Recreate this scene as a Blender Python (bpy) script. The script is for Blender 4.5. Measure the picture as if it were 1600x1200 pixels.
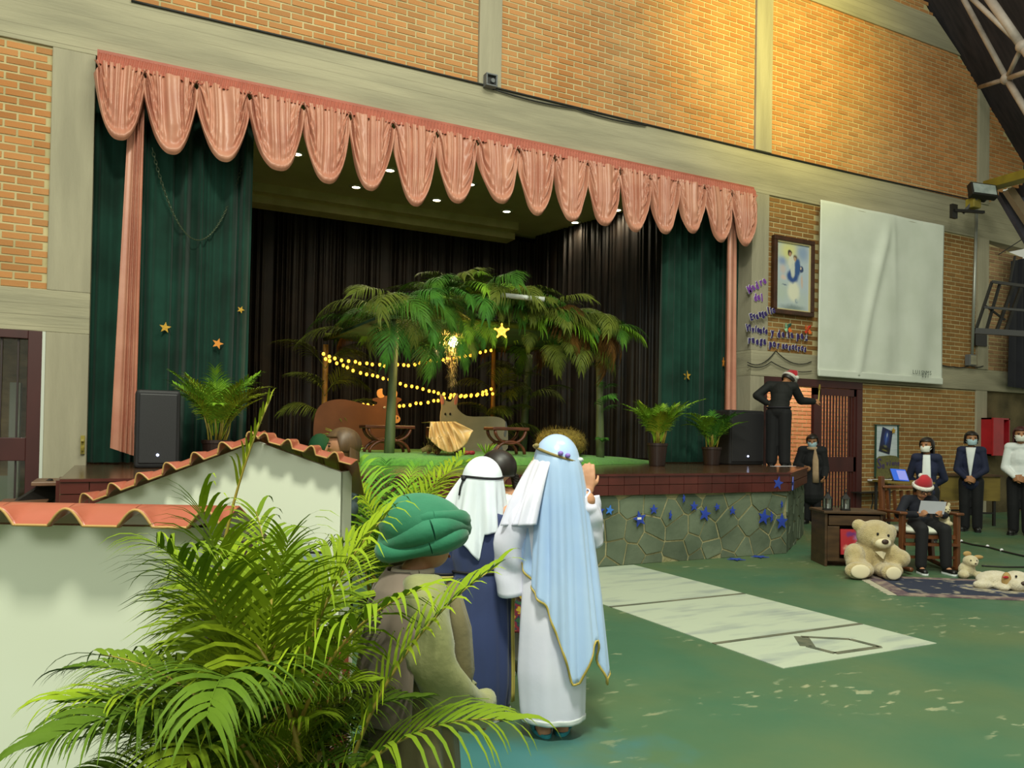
import bpy, math, random
import numpy as np
from mathutils import Vector, Matrix, noise as mnoise
for _o in list(bpy.data.objects): bpy.data.objects.remove(_o)
SC = bpy.context.scene
COL = SC.collection
PI = math.pi
R = math.radians
# ---------------------------------------------------------------- camera
YAW, PITCH, ROLL, FPX, CY, H = 0.471985, 0.0143423, 0.0165352, 1231.26, 663.22, 1.4
def _axes():
    cy, sy = math.cos(YAW), math.sin(YAW)
    r = np.array([cy, -sy, 0.]); fw = np.array([sy, cy, 0.]); up = np.array([0, 0, 1.])
    fw2 = math.cos(PITCH)*fw + math.sin(PITCH)*up; up2 = -math.sin(PITCH)*fw + math.cos(PITCH)*up
    cr, sr = math.cos(ROLL), math.sin(ROLL)
    return cr*r + sr*up2, -sr*r + cr*up2, fw2
CR, CU, CW = _axes()
CAMP = np.array([0, 0, H])
cd = bpy.data.cameras.new('camera'); cam = bpy.data.objects.new('camera', cd); COL.objects.link(cam)
cd.sensor_fit = 'HORIZONTAL'; cd.sensor_width = 36.0; cd.lens = 36.0*FPX/1600; cd.shift_y = (CY-600)/1600
cd.clip_start = 0.05; cd.clip_end = 200
cam.matrix_world = Matrix(((CR[0], CU[0], -CW[0], 0), (CR[1], CU[1], -CW[1], 0), (CR[2], CU[2], -CW[2], H), (0, 0, 0, 1)))
SC.camera = cam
# ---------------------------------------------------------------- world, lights, exposure
wd = bpy.data.worlds.new('hall_daylight'); SC.world = wd; wd.use_nodes = True
_bg = wd.node_tree.nodes['Background']; _bg.inputs[0].default_value = (0.88, 0.90, 0.72, 1); _bg.inputs[1].default_value = 0.50
def light(kind, name, loc, power, color, target=None, size=1.0, size_y=None, **kw):
    l = bpy.data.lights.new(name, kind); l.energy = power; l.color = color
    o = bpy.data.objects.new(name, l); COL.objects.link(o); o.location = loc
    if kind == 'AREA':
        l.shape = 'RECTANGLE'; l.size = size; l.size_y = size_y or size
    elif kind in ('POINT', 'SPOT'): l.shadow_soft_size = size
    if target is not None:
        o.rotation_euler = (Vector(target)-Vector(loc)).to_track_quat('-Z', 'Y').to_euler()
    for k, v in kw.items(): setattr(l, k, v)
    return o
light('AREA', 'roof_skylight', (-0.5, -0.6, 9.0), 900, (0.97, 1.0, 0.82), (0.8, 2.6, 0.5), 1.3, 1.0)
light('AREA', 'roof_skylight_strip', (4.5, 1.5, 11.5), 680, (0.96, 1.0, 0.82), (5.0, 7.0, 1.0), 6.0, 2.0)
light('AREA', 'hall_side_opening', (-5.0, -5.0, 7.0), 420, (0.94, 1.0, 0.88), (2.0, 6.0, 2.5), 5.0, 3.0)
light('SPOT', 'yellow_wall_floodlight', (9.3, 5.0, 8.4), 1500, (1.0, 0.86, 0.14), (9.9, 9.8, 8.2), 0.4, spot_size=R(75), spot_blend=1.0)
SC.view_settings.view_transform = 'Standard'; SC.view_settings.look = 'None'
SC.view_settings.exposure = -0.08; SC.view_settings.gamma = 1.0; SC.view_settings.use_curve_mapping = False
# ---------------------------------------------------------------- where the photograph's points lie in the hall
def ray(x, y): return CR*(x-800)/FPX - CU*(y-CY)/FPX + CW
def atz(x, y, z=0.0):
    d = ray(x, y); return CAMP + d*((z-H)/d[2])
def aty(x, y, Y):
    d = ray(x, y); return CAMP + d*(Y/d[1])
def att(x, y, t): return CAMP + ray(x, y)*t
def infr(p):
    q = np.array(p, float)-CAMP; t = q@CW
    if t < .1: return False
    u = 800+FPX*(q@CR)/t; v = CY-FPX*(q@CU)/t
    return -15 < u < 1615 and -15 < v < 1215
# ---------------------------------------------------------------- materials
def lin(c):
    if isinstance(c, str):
        c = [int(c[i:i+2], 16)/255 for i in (0, 2, 4)]
    return tuple((v/12.92 if v <= .04045 else ((v+.055)/1.055)**2.4) for v in c)
MATS = {}
def mat(name, c, c2=None, rough=.6, nscale=4, detail=4, bump=0., bscale=None, metal=0., spec=.5, emit=None, estr=0., stretch=None, island=0., sheen=0., trans=0., clear=0., lo=.35, hi=.65, world=False, sss=0., boards=None):
    if name in MATS: return MATS[name]
    m = bpy.data.materials.new(name); m.use_nodes = True; nt = m.node_tree; N = nt.nodes; L = nt.links
    b = N['Principled BSDF']; c = lin(c)
    b.inputs['Base Color'].default_value = (*c, 1); b.inputs['Roughness'].default_value = rough
    b.inputs['Metallic'].default_value = metal; b.inputs['Specular IOR Level'].default_value = spec
    if sheen: b.inputs['Sheen Weight'].default_value = sheen
    if clear: b.inputs['Coat Weight'].default_value = clear; b.inputs['Coat Roughness'].default_value = .12
    if trans: b.inputs['Transmission Weight'].default_value = trans
    if emit is not None:
        b.inputs['Emission Color'].default_value = (*lin(emit), 1); b.inputs['Emission Strength'].default_value = estr
    vec = None
    if c2 is not None or bump:
        if world:
            g = N.new('ShaderNodeNewGeometry'); vec = g.outputs['Position']
        else:
            g = N.new('ShaderNodeTexCoord'); vec = g.outputs['Object']
        if stretch:
            mp = N.new('ShaderNodeMapping'); mp.inputs['Scale'].default_value = stretch; L.new(vec, mp.inputs['Vector']); vec = mp.outputs[0]
    out = None
    if c2 is not None:
        n = N.new('ShaderNodeTexNoise'); n.inputs['Scale'].default_value = nscale; n.inputs['Detail'].default_value = detail; L.new(vec, n.inputs['Vector'])
        r = N.new('ShaderNodeValToRGB'); r.color_ramp.elements[0].position = lo; r.color_ramp.elements[1].position = hi
        r.color_ramp.elements[0].color = (*c, 1); r.color_ramp.elements[1].color = (*lin(c2), 1)
        L.new(n.outputs['Fac'], r.inputs['Fac']); out = r.outputs['Color']; L.new(out, b.inputs['Base Color'])
    if boards:
        ax, sp = boards; g3 = N.new('ShaderNodeNewGeometry'); sx = N.new('ShaderNodeSeparateXYZ'); L.new(g3.outputs['Position'], sx.inputs[0])
        dv = N.new('ShaderNodeMath'); dv.operation = 'DIVIDE'; L.new(sx.outputs[ax], dv.inputs[0]); dv.inputs[1].default_value = sp
        fr2 = N.new('ShaderNodeMath'); fr2.operation = 'FRACT'; L.new(dv.outputs[0], fr2.inputs[0])
        lt = N.new('ShaderNodeMath'); lt.operation = 'LESS_THAN'; L.new(fr2.outputs[0], lt.inputs[0]); lt.inputs[1].default_value = .07
        nb = N.new('ShaderNodeTexNoise'); nb.inputs['Scale'].default_value = 1.3; L.new(vec, nb.inputs['Vector'])
        ml = N.new('ShaderNodeMath'); ml.operation = 'MULTIPLY'; L.new(lt.outputs[0], ml.inputs[0]); n5 = N.new('ShaderNodeMapRange'); n5.inputs[1].default_value = .35; n5.inputs[2].default_value = .75; n5.inputs[4].default_value = .6; L.new(nb.outputs['Fac'], n5.inputs[0]); L.new(n5.outputs[0], ml.inputs[1])
        mx3 = N.new('ShaderNodeMix'); mx3.data_type = 'RGBA'; L.new(ml.outputs[0], mx3.inputs['Factor']); L.new(out, mx3.inputs['A']); mx3.inputs['B'].default_value = (*lin('6a6450'), 1); out = mx3.outputs['Result']; L.new(out, b.inputs['Base Color'])
    if island:
        g2 = N.new('ShaderNodeNewGeometry'); oi = N.new('ShaderNodeObjectInfo')
        a = N.new('ShaderNodeMath'); a.operation = 'ADD'; L.new(g2.outputs['Random Per Island'], a.inputs[0]); L.new(oi.outputs['Random'], a.inputs[1])
        fr = N.new('ShaderNodeMath'); fr.operation = 'FRACT'; L.new(a.outputs[0], fr.inputs[0])
        mr = N.new('ShaderNodeMapRange'); mr.inputs[3].default_value = 1-island; mr.inputs[4].default_value = 1+island; L.new(fr.outputs[0], mr.inputs[0])
        hs = N.new('ShaderNodeHueSaturation'); L.new(mr.outputs[0], hs.inputs['Value'])
        if out is not None: L.new(out, hs.inputs['Color'])
        else: hs.inputs['Color'].default_value = (*c, 1)
        L.new(hs.outputs[0], b.inputs['Base Color'])
    if bump:
        n2 = N.new('ShaderNodeTexNoise'); n2.inputs['Scale'].default_value = bscale or nscale*3; n2.inputs['Detail'].default_value = 5; L.new(vec, n2.inputs['Vector'])
        bp = N.new('ShaderNodeBump'); bp.inputs['Strength'].default_value = bump; bp.inputs['Distance'].default_value = .02
        L.new(n2.outputs['Fac'], bp.inputs['Height']); L.new(bp.outputs[0], b.inputs['Normal'])
    MATS[name] = m; return m
# ---------------------------------------------------------------- mesh building
def rotz(p, a):
    c, s = math.cos(a), math.sin(a); p = np.atleast_2d(np.array(p, float)); q = p.copy()
    q[:, 0] = c*p[:, 0]-s*p[:, 1]; q[:, 1] = s*p[:, 0]+c*p[:, 1]; return q
def frame_of(d, ref=(0, 0, 1)):
    d = np.array(d, float); d /= max(np.linalg.norm(d), 1e-9); ref = np.array(ref, float)
    if abs(d@ref) > .95: ref = np.array([1., 0, 0]) if abs(d[0]) < .9 else np.array([0, 1., 0])
    x = np.cross(ref, d); x /= np.linalg.norm(x); return x, np.cross(d, x), d
class MB:
    def __init__(s): s.V = []; s.F = []; s.n = 0; s.mi = []; s.cur = 0
    def add(s, v, f):
        v = np.array(v, float).reshape(-1, 3); s.V.append(v); k = s.n
        for q in f: s.F.append(tuple(i+k for i in q)); s.mi.append(s.cur)
        s.n += len(v); return s
    def box(s, a, b, M=None):
        x0, y0, z0 = a; x1, y1, z1 = b
        v = np.array([(x0,y0,z0),(x1,y0,z0),(x1,y1,z0),(x0,y1,z0),(x0,y0,z1),(x1,y0,z1),(x1,y1,z1),(x0,y1,z1)], float)
        if M is not None: v = np.array([tuple(M @ Vector(p)) for p in v])
        return s.add(v, [(0,3,2,1),(4,5,6,7),(0,1,5,4),(1,2,6,5),(2,3,7,6),(3,0,4,7)])
    def bar(s, a, b, w, d=None, ref=(0,0,1)):
        a = np.array(a, float); b = np.array(b, float); x, y, z = frame_of(b-a, ref); d = d or w
        v = [p + sx*x*w/2 + sy*y*d/2 for p in (a, b) for sx, sy in ((-1,-1),(1,-1),(1,1),(-1,1))]
        return s.add(v, [(0,3,2,1),(4,5,6,7),(0,1,5,4),(1,2,6,5),(2,3,7,6),(3,0,4,7)])
    def rings(s, rs, close=True, cap=True):
        m = len(rs[0]); v = np.concatenate(rs); f = []
        for i in range(len(rs)-1):
            for j in range(m if close else m-1):
                j2 = (j+1) % m; f.append((i*m+j, i*m+j2, (i+1)*m+j2, (i+1)*m+j))
        if cap and close:
            f.append(tuple(range(m-1, -1, -1))); f.append(tuple(range((len(rs)-1)*m, len(rs)*m)))
        return s.add(v, f)
    def tube(s, pts, r, n=8, cap=True, sx=1., ref=(0,0,1)):
        pts = [np.array(p, float) for p in pts]; k = len(pts)
        if not hasattr(r, '__len__'): r = [r]*k
        rs = []; X = None
        for i in range(k):
            d = pts[min(i+1, k-1)]-pts[max(i-1, 0)]
            x, y, z = frame_of(d, ref)
            if X is not None and x@X < 0: x, y = -x, -y
            X = x
            a = np.linspace(0, 2*PI, n, endpoint=False)
            rs.append(pts[i]+r[i]*(np.outer(np.cos(a)*sx, x)+np.outer(np.sin(a), y)))
        return s.rings(rs, True, cap)
    def cap(s, a, b, ra, rb=None, n=12, fl=1., ref=(0,0,1)):
        a = np.array(a, float); b = np.array(b, float); rb = ra if rb is None else rb
        x, y, z = frame_of(b-a, ref); an = np.linspace(0, 2*PI, n, endpoint=False); rs = []
        for t in np.linspace(-88, 0, 5): rs.append(a+z*ra*math.sin(R(t))+ra*math.cos(R(t))*(np.outer(np.cos(an), x)+np.outer(np.sin(an)*fl, y)))
        for t in np.linspace(0, 88, 5): rs.append(b+z*rb*math.sin(R(t))+rb*math.cos(R(t))*(np.outer(np.cos(an), x)+np.outer(np.sin(an)*fl, y)))
        return s.rings(rs)
    def ell(s, c, r, n=16, m=10, M=None):
        c = np.array(c, float); r = np.array(r if hasattr(r, '__len__') else (r, r, r), float); rs = []
        an = np.linspace(0, 2*PI, n, endpoint=False)
        for t in np.linspace(-89.5, 89.5, m):
            ring = np.stack([np.cos(an)*math.cos(R(t)), np.sin(an)*math.cos(R(t)), np.full(n, math.sin(R(t)))], 1)*r
            if M is not None: ring = ring @ np.array(M).T
            rs.append(c+ring)
        return s.rings(rs)
    def lathe(s, prof, c=(0,0,0), n=20, cap=True):
        an = np.linspace(0, 2*PI, n, endpoint=False)
        return s.rings([np.array(c)+np.stack([r*np.cos(an), r*np.sin(an), np.full(n, z)], 1) for r, z in prof], True, cap)
    def grid(s, P, closeu=False):
        P = np.array(P, float); a, b = P.shape[:2]; f = []
        for i in range(a-1):
            for j in range(b if closeu else b-1):
                j2 = (j+1) % b; f.append((i*b+j, i*b+j2, (i+1)*b+j2, (i+1)*b+j))
        return s.add(P.reshape(-1, 3), f)
    def prism(s, poly, o, ex, ey, th):
        o, ex, ey = (np.array(k, float) for k in (o, ex, ey)); nz = np.cross(ex, ey); nz /= np.linalg.norm(nz)
        p = np.array([o+a*ex+b*ey for a, b in poly]); m = len(p)
        f = [tuple(range(m)), tuple(range(2*m-1, m-1, -1))]+[(i, i+m, (i+1) % m+m, (i+1) % m) for i in range(m)]
        return s.add(np.concatenate([p+nz*th, p]), f)
    def xf(s, fn): s.V = [np.array(fn(v)) for v in s.V]; return s
def worldloc(o):
    return np.zeros(3) if o is None else np.array(o.get('_o', (0., 0., 0.)))
def build(name, mb, m, parent=None, smooth=False, bevel=0., remesh=0., sm=0, sub=0, solid=0., mats=None, at=None, kind=None, origin=None):
    V = np.concatenate(mb.V)
    base = worldloc(parent) if parent is not None else (np.array(origin, float) if origin is not None else np.zeros(3))
    me = bpy.data.meshes.new(name); me.from_pydata((V-base).tolist(), [], mb.F)
    for q in (mats or [m]): me.materials.append(q)
    if mats: me.polygons.foreach_set('material_index', mb.mi)
    if smooth or remesh: me.polygons.foreach_set('use_smooth', [True]*len(me.polygons))
    me.validate(); me.update()
    o = bpy.data.objects.new(name, me); COL.objects.link(o)
    if parent is not None: o.parent = parent; o['_o'] = tuple(base)
    else: o.location = base; o['_o'] = tuple(base)
    if remesh:
        k = o.modifiers.new('r', 'REMESH'); k.mode = 'VOXEL'; k.voxel_size = remesh; k.use_smooth_shade = True
        if sm: k = o.modifiers.new('s', 'SMOOTH'); k.iterations = sm; k.factor = .5
    if solid: k = o.modifiers.new('t', 'SOLIDIFY'); k.thickness = solid; k.offset = 0
    if bevel: k = o.modifiers.new('b', 'BEVEL'); k.width = bevel; k.segments = 2; k.limit_method = 'ANGLE'
    if sub: k = o.modifiers.new('u', 'SUBSURF'); k.levels = sub; k.render_levels = sub
    if kind: o['kind'] = kind
    return o
def tag(o, label, cat, group=None):
    o['label'] = label; o['category'] = cat
    if group: o['group'] = group
    return o
def thing(name, label, cat, loc, group=None):
    o = bpy.data.objects.new(name, None); COL.objects.link(o); o.location = [float(v) for v in loc]; o['_o'] = tuple(float(v) for v in loc); o.empty_display_size = .1
    return tag(o, label, cat, group)
def struct(name, mb, m, parent=None, **k):
    o = build(name, mb, m, parent, **k)
    if parent is None: o['kind'] = 'structure'
    return o
def share(name, me, parent, M=None, loc=None):
    o = bpy.data.objects.new(name, me); COL.objects.link(o); o.parent = parent; o['_o'] = tuple(worldloc(parent))
    if M is not None: o.matrix_local = M
    if loc is not None: o.location = [float(v) for v in loc]
    return o
def mesh_of(name, mb, m, smooth=False):
    me = bpy.data.meshes.new(name); me.from_pydata(np.concatenate(mb.V).tolist(), [], mb.F); me.materials.append(m)
    if smooth: me.polygons.foreach_set('use_smooth', [True]*len(me.polygons))
    me.update(); return me
def inpoly(x, y, P):
    c = False; j = len(P)-1
    for i in range(len(P)):
        if (P[i][1] > y) != (P[j][1] > y) and x < (P[j][0]-P[i][0])*(y-P[i][1])/(P[j][1]-P[i][1])+P[i][0]: c = not c
        j = i
    return c
def star5(r, k=.42, rot=0.):
    return [((r if i % 2 == 0 else r*k)*math.sin(rot+i*PI/5), (r if i % 2 == 0 else r*k)*math.cos(rot+i*PI/5)) for i in range(9, -1, -1)]
# ================================================================ the hall
WY = 9.78
M_conc = mat('board_marked_concrete', 'aea68c', '96907a', .85, 1.6, 6, .35, 14, stretch=(.35, 1, 3), world=True, spec=.2, boards=('Z', .118))
M_mort = mat('brick_mortar', 'c9b98c', 'b0a278', .9, 3, world=True, spec=.2)
M_brick = mat('fired_clay_brick', 'b67946', 'bb8858', .85, .7, 4, .2, 30, island=.14, world=True, spec=.2)
M_brick2 = mat('brown_clay_brick', '9c7444', '8c6438', .85, .9, 4, .2, 30, island=.15, world=True, spec=.2)
def floor_material():
    m = bpy.data.materials.new('worn_green_floor_paint'); m.use_nodes = True; nt = m.node_tree; N = nt.nodes; L = nt.links; b = N['Principled BSDF']
    g = N.new('ShaderNodeNewGeometry')
    def noise(sc, det=5, st=(1, 1, 1)):
        mp = N.new('ShaderNodeMapping'); mp.inputs['Scale'].default_value = st; L.new(g.outputs['Position'], mp.inputs['Vector'])
        n = N.new('ShaderNodeTexNoise'); n.inputs['Scale'].default_value = sc; n.inputs['Detail'].default_value = det; L.new(mp.outputs[0], n.inputs['Vector']); return n.outputs['Fac']
    def ramp(f, a, b_, ca, cb):
        r = N.new('ShaderNodeValToRGB'); r.color_ramp.elements[0].position = a; r.color_ramp.elements[1].position = b_
        r.color_ramp.elements[0].color = (*ca, 1); r.color_ramp.elements[1].color = (*cb, 1); L.new(f, r.inputs['Fac']); return r.outputs['Color']
    def mix(f, a, b_):
        x = N.new('ShaderNodeMix'); x.data_type = 'RGBA'; L.new(f, x.inputs['Factor']); L.new(a, x.inputs['A']); L.new(b_, x.inputs['B']); return x.outputs['Result']
    base = ramp(noise(.8), .35, .68, lin('40674e'), lin('5a6c48'))
    blue = ramp(noise(.55, 3), .3, .7, lin('3d7074'), lin('3c6a5a'))
    dd = N.new('ShaderNodeVectorMath'); dd.operation = 'DISTANCE'; L.new(g.outputs['Position'], dd.inputs[0]); dd.inputs[1].default_value = (1.35, 2.45, 0)
    sb_ = N.new('ShaderNodeMath'); sb_.operation = 'MULTIPLY_ADD'; L.new(noise(1.4, 4), sb_.inputs[0]); sb_.inputs[1].default_value = -1.4; L.new(dd.outputs['Value'], sb_.inputs[2])
    mb_ = ramp(sb_.outputs[0], -.35, .25, (1, 1, 1), (0, 0, 0))
    c = mix(mb_, base, blue)
    chm = N.new('ShaderNodeMath'); chm.operation = 'MULTIPLY'; L.new(ramp(noise(6.5, 10, (1, 2.2, 1)), .60, .64, (0, 0, 0), (1, 1, 1)), chm.inputs[0]); L.new(ramp(noise(.9, 3, (1, 1.6, 1)), .54, .64, (0, 0, 0), (.8, .8, .8)), chm.inputs[1]); chips = chm.outputs[0]
    chip_c = ramp(noise(9), .3, .7, lin('a9a37f'), lin('8d9c80'))
    c = mix(chips, c, chip_c); L.new(c, b.inputs['Base Color'])
    rr = ramp(noise(2.5), .3, .7, (.36, .36, .36), (.55, .55, .55)); L.new(rr, b.inputs['Roughness']); b.inputs['Specular IOR Level'].default_value = .35
    return m
M_floor = floor_material()
fl = struct('floor', MB().box((-9, -6, -.2), (24, 18, 0)), M_floor)
M_panel = mat('chipped_white_floor_paint', 'b0baa6', '848e8e', .55, 2.2, 10, .1, 30, stretch=(.8, 3.2, 1), world=True, lo=.5, hi=.78)
M_line = mat('dark_floor_line', '4c5344', '6d6c58', .7, 6, world=True)
wx0 = (atz(952, 948)[0]+atz(1226, 1046)[0])/2; wx1 = (atz(996, 886)[0]+atz(1466, 1004)[0])/2
ya = (atz(956, 948)[1]+atz(1168, 928)[1])/2; yb = (atz(1114, 1007)[1]+atz(1350, 974)[1])/2; yc = (atz(1226, 1046)[1]+atz(1466, 1004)[1])/2
g_ = .025
for q, (a, b) in enumerate(((ya+g_, 7.12), (yb+g_, ya-g_), (yc, yb-g_))):
    build('painted_panel', MB().box((wx0, a, 0), (wx1, b, .004)), M_panel, fl)
for a in (ya, yb): build('joint_line', MB().box((wx0, a-g_*.8, 0), (wx1, a+g_*.8, .005)), M_line, fl)
pent = [atz(x, y)[:2] for x, y in ((1252, 996), (1328, 1000), (1375, 1012), (1305, 1022), (1262, 1011))]
mb = MB()
for i in range(5):
    a, b = pent[i], pent[(i+1) % 5]; mb.bar((*a, .005), (*b, .005), .045 if i < 4 else .1, .004)
build('painted_pentagon', mb, M_line, fl, kind='stuff')

def brickwork(parent, x0, x1, z0, z1, Y, m, poly=None, most=290, face=-1, holes=()):
    bl, bh, j, dep = .246, .062, .022, .008
    me = mesh_of('brick', MB().box((-.5, 0, -.5), (.5, 1, .5)), m)
    rows = []; r0 = 0; z = z0+j/2
    while z+bh <= z1+.02:
        x = x0+(j/2 if r0 % 2 == 0 else -(bl+j)/2)
        while x < x1-.03:
            a = max(x, x0+.004); b = min(x+bl, x1-.004); c = ((a+b)/2, z+bh/2)
            if b-a > .03 and (poly is None or inpoly(*c, poly)) and not any(h[0] < c[0] < h[1] and h[2] < c[1] < h[3] for h in holes):
                rows.append((c[0], c[1], b-a))
            x += bl+j
        z += bh+j; r0 += 1
    def key(q):
        p = (q[0], Y, q[1]); return (0 if infr(p) else 1, np.linalg.norm(np.array(p)-CAMP))
    rows.sort(key=key); rnd = random.Random(len(rows))
    for i, (x, zc, w) in enumerate(rows):
        if i < most and infr((x, Y, zc)):
            share('brick', me, parent, Matrix.Translation((x-worldloc(parent)[0], Y-dep+rnd.uniform(-.003, .003)-worldloc(parent)[1], zc-worldloc(parent)[2])) @ Matrix.Diagonal((w, dep+.02, bh, 1)))
    rest = [q for i, q in enumerate(rows) if not (i < most and infr((q[0], Y, q[1])))]
    if rest:
        mb = MB()
        for x, zc, w in rest: mb.box((x-w/2, Y-dep, zc-bh/2), (x+w/2, Y+.02, zc+bh/2))
        build('brickwork', mb, m, parent, kind='stuff')
def slab(poly, y0=WY, y1=WY+.22):
    return MB().prism(poly, (0, y1, 0), (1, 0, 0), (0, 0, 1), y1-y0)
def rect(x0, x1, z0, z1): return [(x0, z0), (x1, z0), (x1, z1), (x0, z1)]
# roof line cuts the wall off at the right
RL = [tuple(aty(x, y, WY)[[0, 2]]) for x, y in ((1450, 0), (1529, 136), (1600, 255))]
RL0 = (RL[0][0]-1.6, RL[0][1]+1.35); RL2 = (RL[2][0]+.5, RL[2][1]-.55)
GAP = [tuple(aty(x, y, WY)[[0, 2]]) for x, y in ((1556, 309), (1600, 384))]
MY = WY+.012
def panel(name, poly, m=M_brick, most=290, holes=()):
    o = struct(name, slab(poly, MY), M_mort); xs = [p[0] for p in poly]; zs = [p[1] for p in poly]
    brickwork(o, min(xs), max(xs), min(zs), max(zs), MY, m, poly, most, holes=holes); return o
panel('wall_left', rect(-2.4, -.63, 2.88, 5.5))
panel('wall_upper_left', rect(-1.2, 4.38, 6.2, 8.6))
panel('wall_upper_middle', rect(4.72, 9.41, 6.2, 9.03))
panel('wall_upper_right', [(9.77, 6.2), (15.34, 6.2), (15.34, 8.55), (14.78, 9.03), (9.77, 9.03)])
panel('wall_top', [(9.0, 9.6), (13.95, 9.6), (12.5, 10.9), (9.0, 10.9)], most=120)
far_poly = [(15.68, 6.21), GAP[0], (16.05, 6.55), (16.9, 6.85), RL[2], (15.68, 8.28)]
panel('wall_upper_far', far_poly, most=120)
panel('wall_right', rect(9.75, 15.34, 2.88, 5.5), M_brick2, holes=[(10.95, 13.95, 2.9, 5.4)])
panel('wall_far', [(15.68, 2.88), (16.9, 2.88), (16.9, 5.3), (15.68, 5.45)], mat('pale_pink_brick', 'ab8562', '8a6a48', .9, 1.0, 4, .25, 30, island=.2, world=True), most=200)
panel('wall_lower_right', rect(12.05, 15.34, .0, 2.45), M_brick2)
# beams and columns
def trim(n, mb): return struct('trim_%d' % n, mb, M_conc, bevel=.008)
P = WY-.02
trim(1, slab([(-4, 5.5), (15.66, 5.5), (16.9, 5.47), GAP[1], GAP[0], (15.66, 6.2), (-4, 6.2)], P, WY+.35))
trim(2, slab(rect(-4, -.22, 2.43, 2.88), P, WY+.35))
trim(3, slab(rect(9.38, 17.3, 2.46, 2.88), P-.01, WY+.35))
M_conv = mat('upright_board_concrete', 'a9a18a', '98917c', .85, 1.6, 6, .35, 14, stretch=(3.5, 1, .4), world=True, spec=.2)
def trim(n, mb): return struct('trim_%d' % n, mb, M_conc if n == 13 else M_conv, bevel=.008)
trim(4, slab(rect(-.63, -.22, 2.88, 5.5), P, WY+.35))
trim(5, slab(rect(-.63, -.22, 0, 2.43), P, WY+.35))
trim(6, slab(rect(4.38, 4.72, 6.2, 9.5), P-.02, WY+.35))
trim(7, slab(rect(9.41, 9.77, 6.2, 9.6), P-.02, WY+.35))
trim(8, slab([(15.34, 6.2), (15.68, 6.2), (15.68, 8.2), (15.34, 8.52)], P-.02, WY+.35))
trim(9, slab(rect(9.38, 9.75, 2.88, 5.5), P, WY+.35))
trim(10, slab(rect(9.38, 9.68, 0, 2.46), P, WY+.35))
trim(11, slab(rect(15.34, 15.68, 2.88, 5.5), P-.03, WY+.35))
trim(12, slab(rect(15.34, 15.7, 0, 2.46), P, WY+.35))
trim(13, slab([(9.0, 9.03), (14.78, 9.03), (13.97, 9.6), (9.0, 9.6)], P, WY+.35))
M_rubble = mat('rough_rubble_render', '6f6348', '4f4836', .95, 2.2, 8, .9, 9, world=True, spec=.1)
struct('wall_far_base', slab(rect(15.7, 18.6, 0, 2.46), WY+.05, WY+.35), M_rubble)
# fine dark seams of the boarding, and the rebar hole plugs, on the beam over the stage
# ---------------------------------------------------------------- roof slope with its tubes
M_roof = mat('dark_roof_sheet', '3a3236', '29252a', .8, 2, stretch=(1, 8, 1), world=True)
rp = [RL0, RL[0], RL[1], RL[2], RL2]
def roofpts(off): return [(x+off*.62, z+off*.78) for x, z in rp]
poly = rp+roofpts(.12)[::-1]
struct('roof', MB().prism(poly[::-1], (0, 10.3, 0), (1, 0, 0), (0, 0, 1), 9.0), M_roof)
M_tube = mat('pale_steel_tube', 'b9aca4', '9a8f88', .5, 4, spec=.5)
tr = thing('roof_truss', 'pale steel tube truss under the dark roof slope at the top right corner', 'truss', att(1573, 123, 13.6))
for (a, b, ta, tb, r_) in (((1503, -6), (1573, 123), 14, 13.6, .045), ((1573, 123), (1531, 136), 13.6, 15.2, .04), ((1573, 123), (1597, 72), 13.6, 12.9, .04), ((1573, 123), (1625, 210), 13.6, 13.1, .055),
                        ((1573, 123), (1625, 105), 13.6, 12.6, .045), ((1515, -6), (1597, 72), 13.4, 12.9, .04), ((1543, -6), (1597, 72), 13.2, 12.9, .07), ((1597, 72), (1640, 130), 12.9, 12.6, .07)):
    build('strut', MB().tube([att(*a, ta), att(*b, tb)], r_, 10), M_tube, tr, smooth=True)
for a, t in (((1573, 123), 13.6), ((1597, 72), 12.9)): build('node_ball', MB().ell(att(*a, t), .1), M_tube, tr, smooth=True)
M_yel = mat('yellow_painted_steel', '9a8a2c', '83742a', .6, 3)
tag(build('steel_beam', MB().bar(att(1547, 290, 15.1), att(1640, 264, 13.5), .3, .16), M_yel, bevel=.01), 'mustard yellow steel beam running off right from the floodlight', 'beam')
lp = [att(*q) for q in ((1560, 300, 17), (1640, 285, 17), (1640, 440, 17), (1600, 371, 17))]
mb = MB(); off = np.array([0, .12, 0]); mb.add(np.array(lp+[p+off for p in lp]), [(0, 1, 2, 3), (7, 6, 5, 4), (0, 4, 5, 1), (1, 5, 6, 2), (2, 6, 7, 3), (3, 7, 4, 0)])
struct('roof_lower', mb, mat('blue_grey_roof_sheet', '46434f', '3a3843', .8, 3))
build('rafter', MB().bar(att(1575, 296, 16.8), att(1612, 352, 16.8), .16), mat('tan_rafter', '8a765a', None, .7), bpy.data.objects['roof_lower'])
# ---------------------------------------------------------------- stage platform
M_stone = mat('grey_green_slate', '6a7460', '525d4c', .8, 2.4, 6, .35, 12, island=.16, world=True, spec=.25)
M_grout = mat('sandy_stone_joint', 'a39c78', '8a8460', .95, 7, 5, .5, 30, world=True, spec=.1)
M_tile = mat('oxblood_glazed_tile', '592823', '49201c', .26, 3, island=.1, world=True, spec=.5)
M_deck = mat('dark_polished_stage_floor', '4a3424', '5c432e', .16, 1.5, 5, 0, stretch=(4, 1, 1), world=True, spec=.6)
ol = [(-.34, 7.17), (7.5, 7.17), (9.25, 8.51), (9.32, 9.8), (9.38, 15.6), (-.3, 15.6)]
st = struct('stage_platform', MB().prism([(x, y) for x, y in ol], (0, 0, 0), (1, 0, 0), (0, 1, 0), .985), M_grout)
build('stage_deck', MB().prism(ol, (0, 0, .985), (1, 0, 0), (0, 1, 0), .017), M_deck, st)
rnd = random.Random(5)
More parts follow.
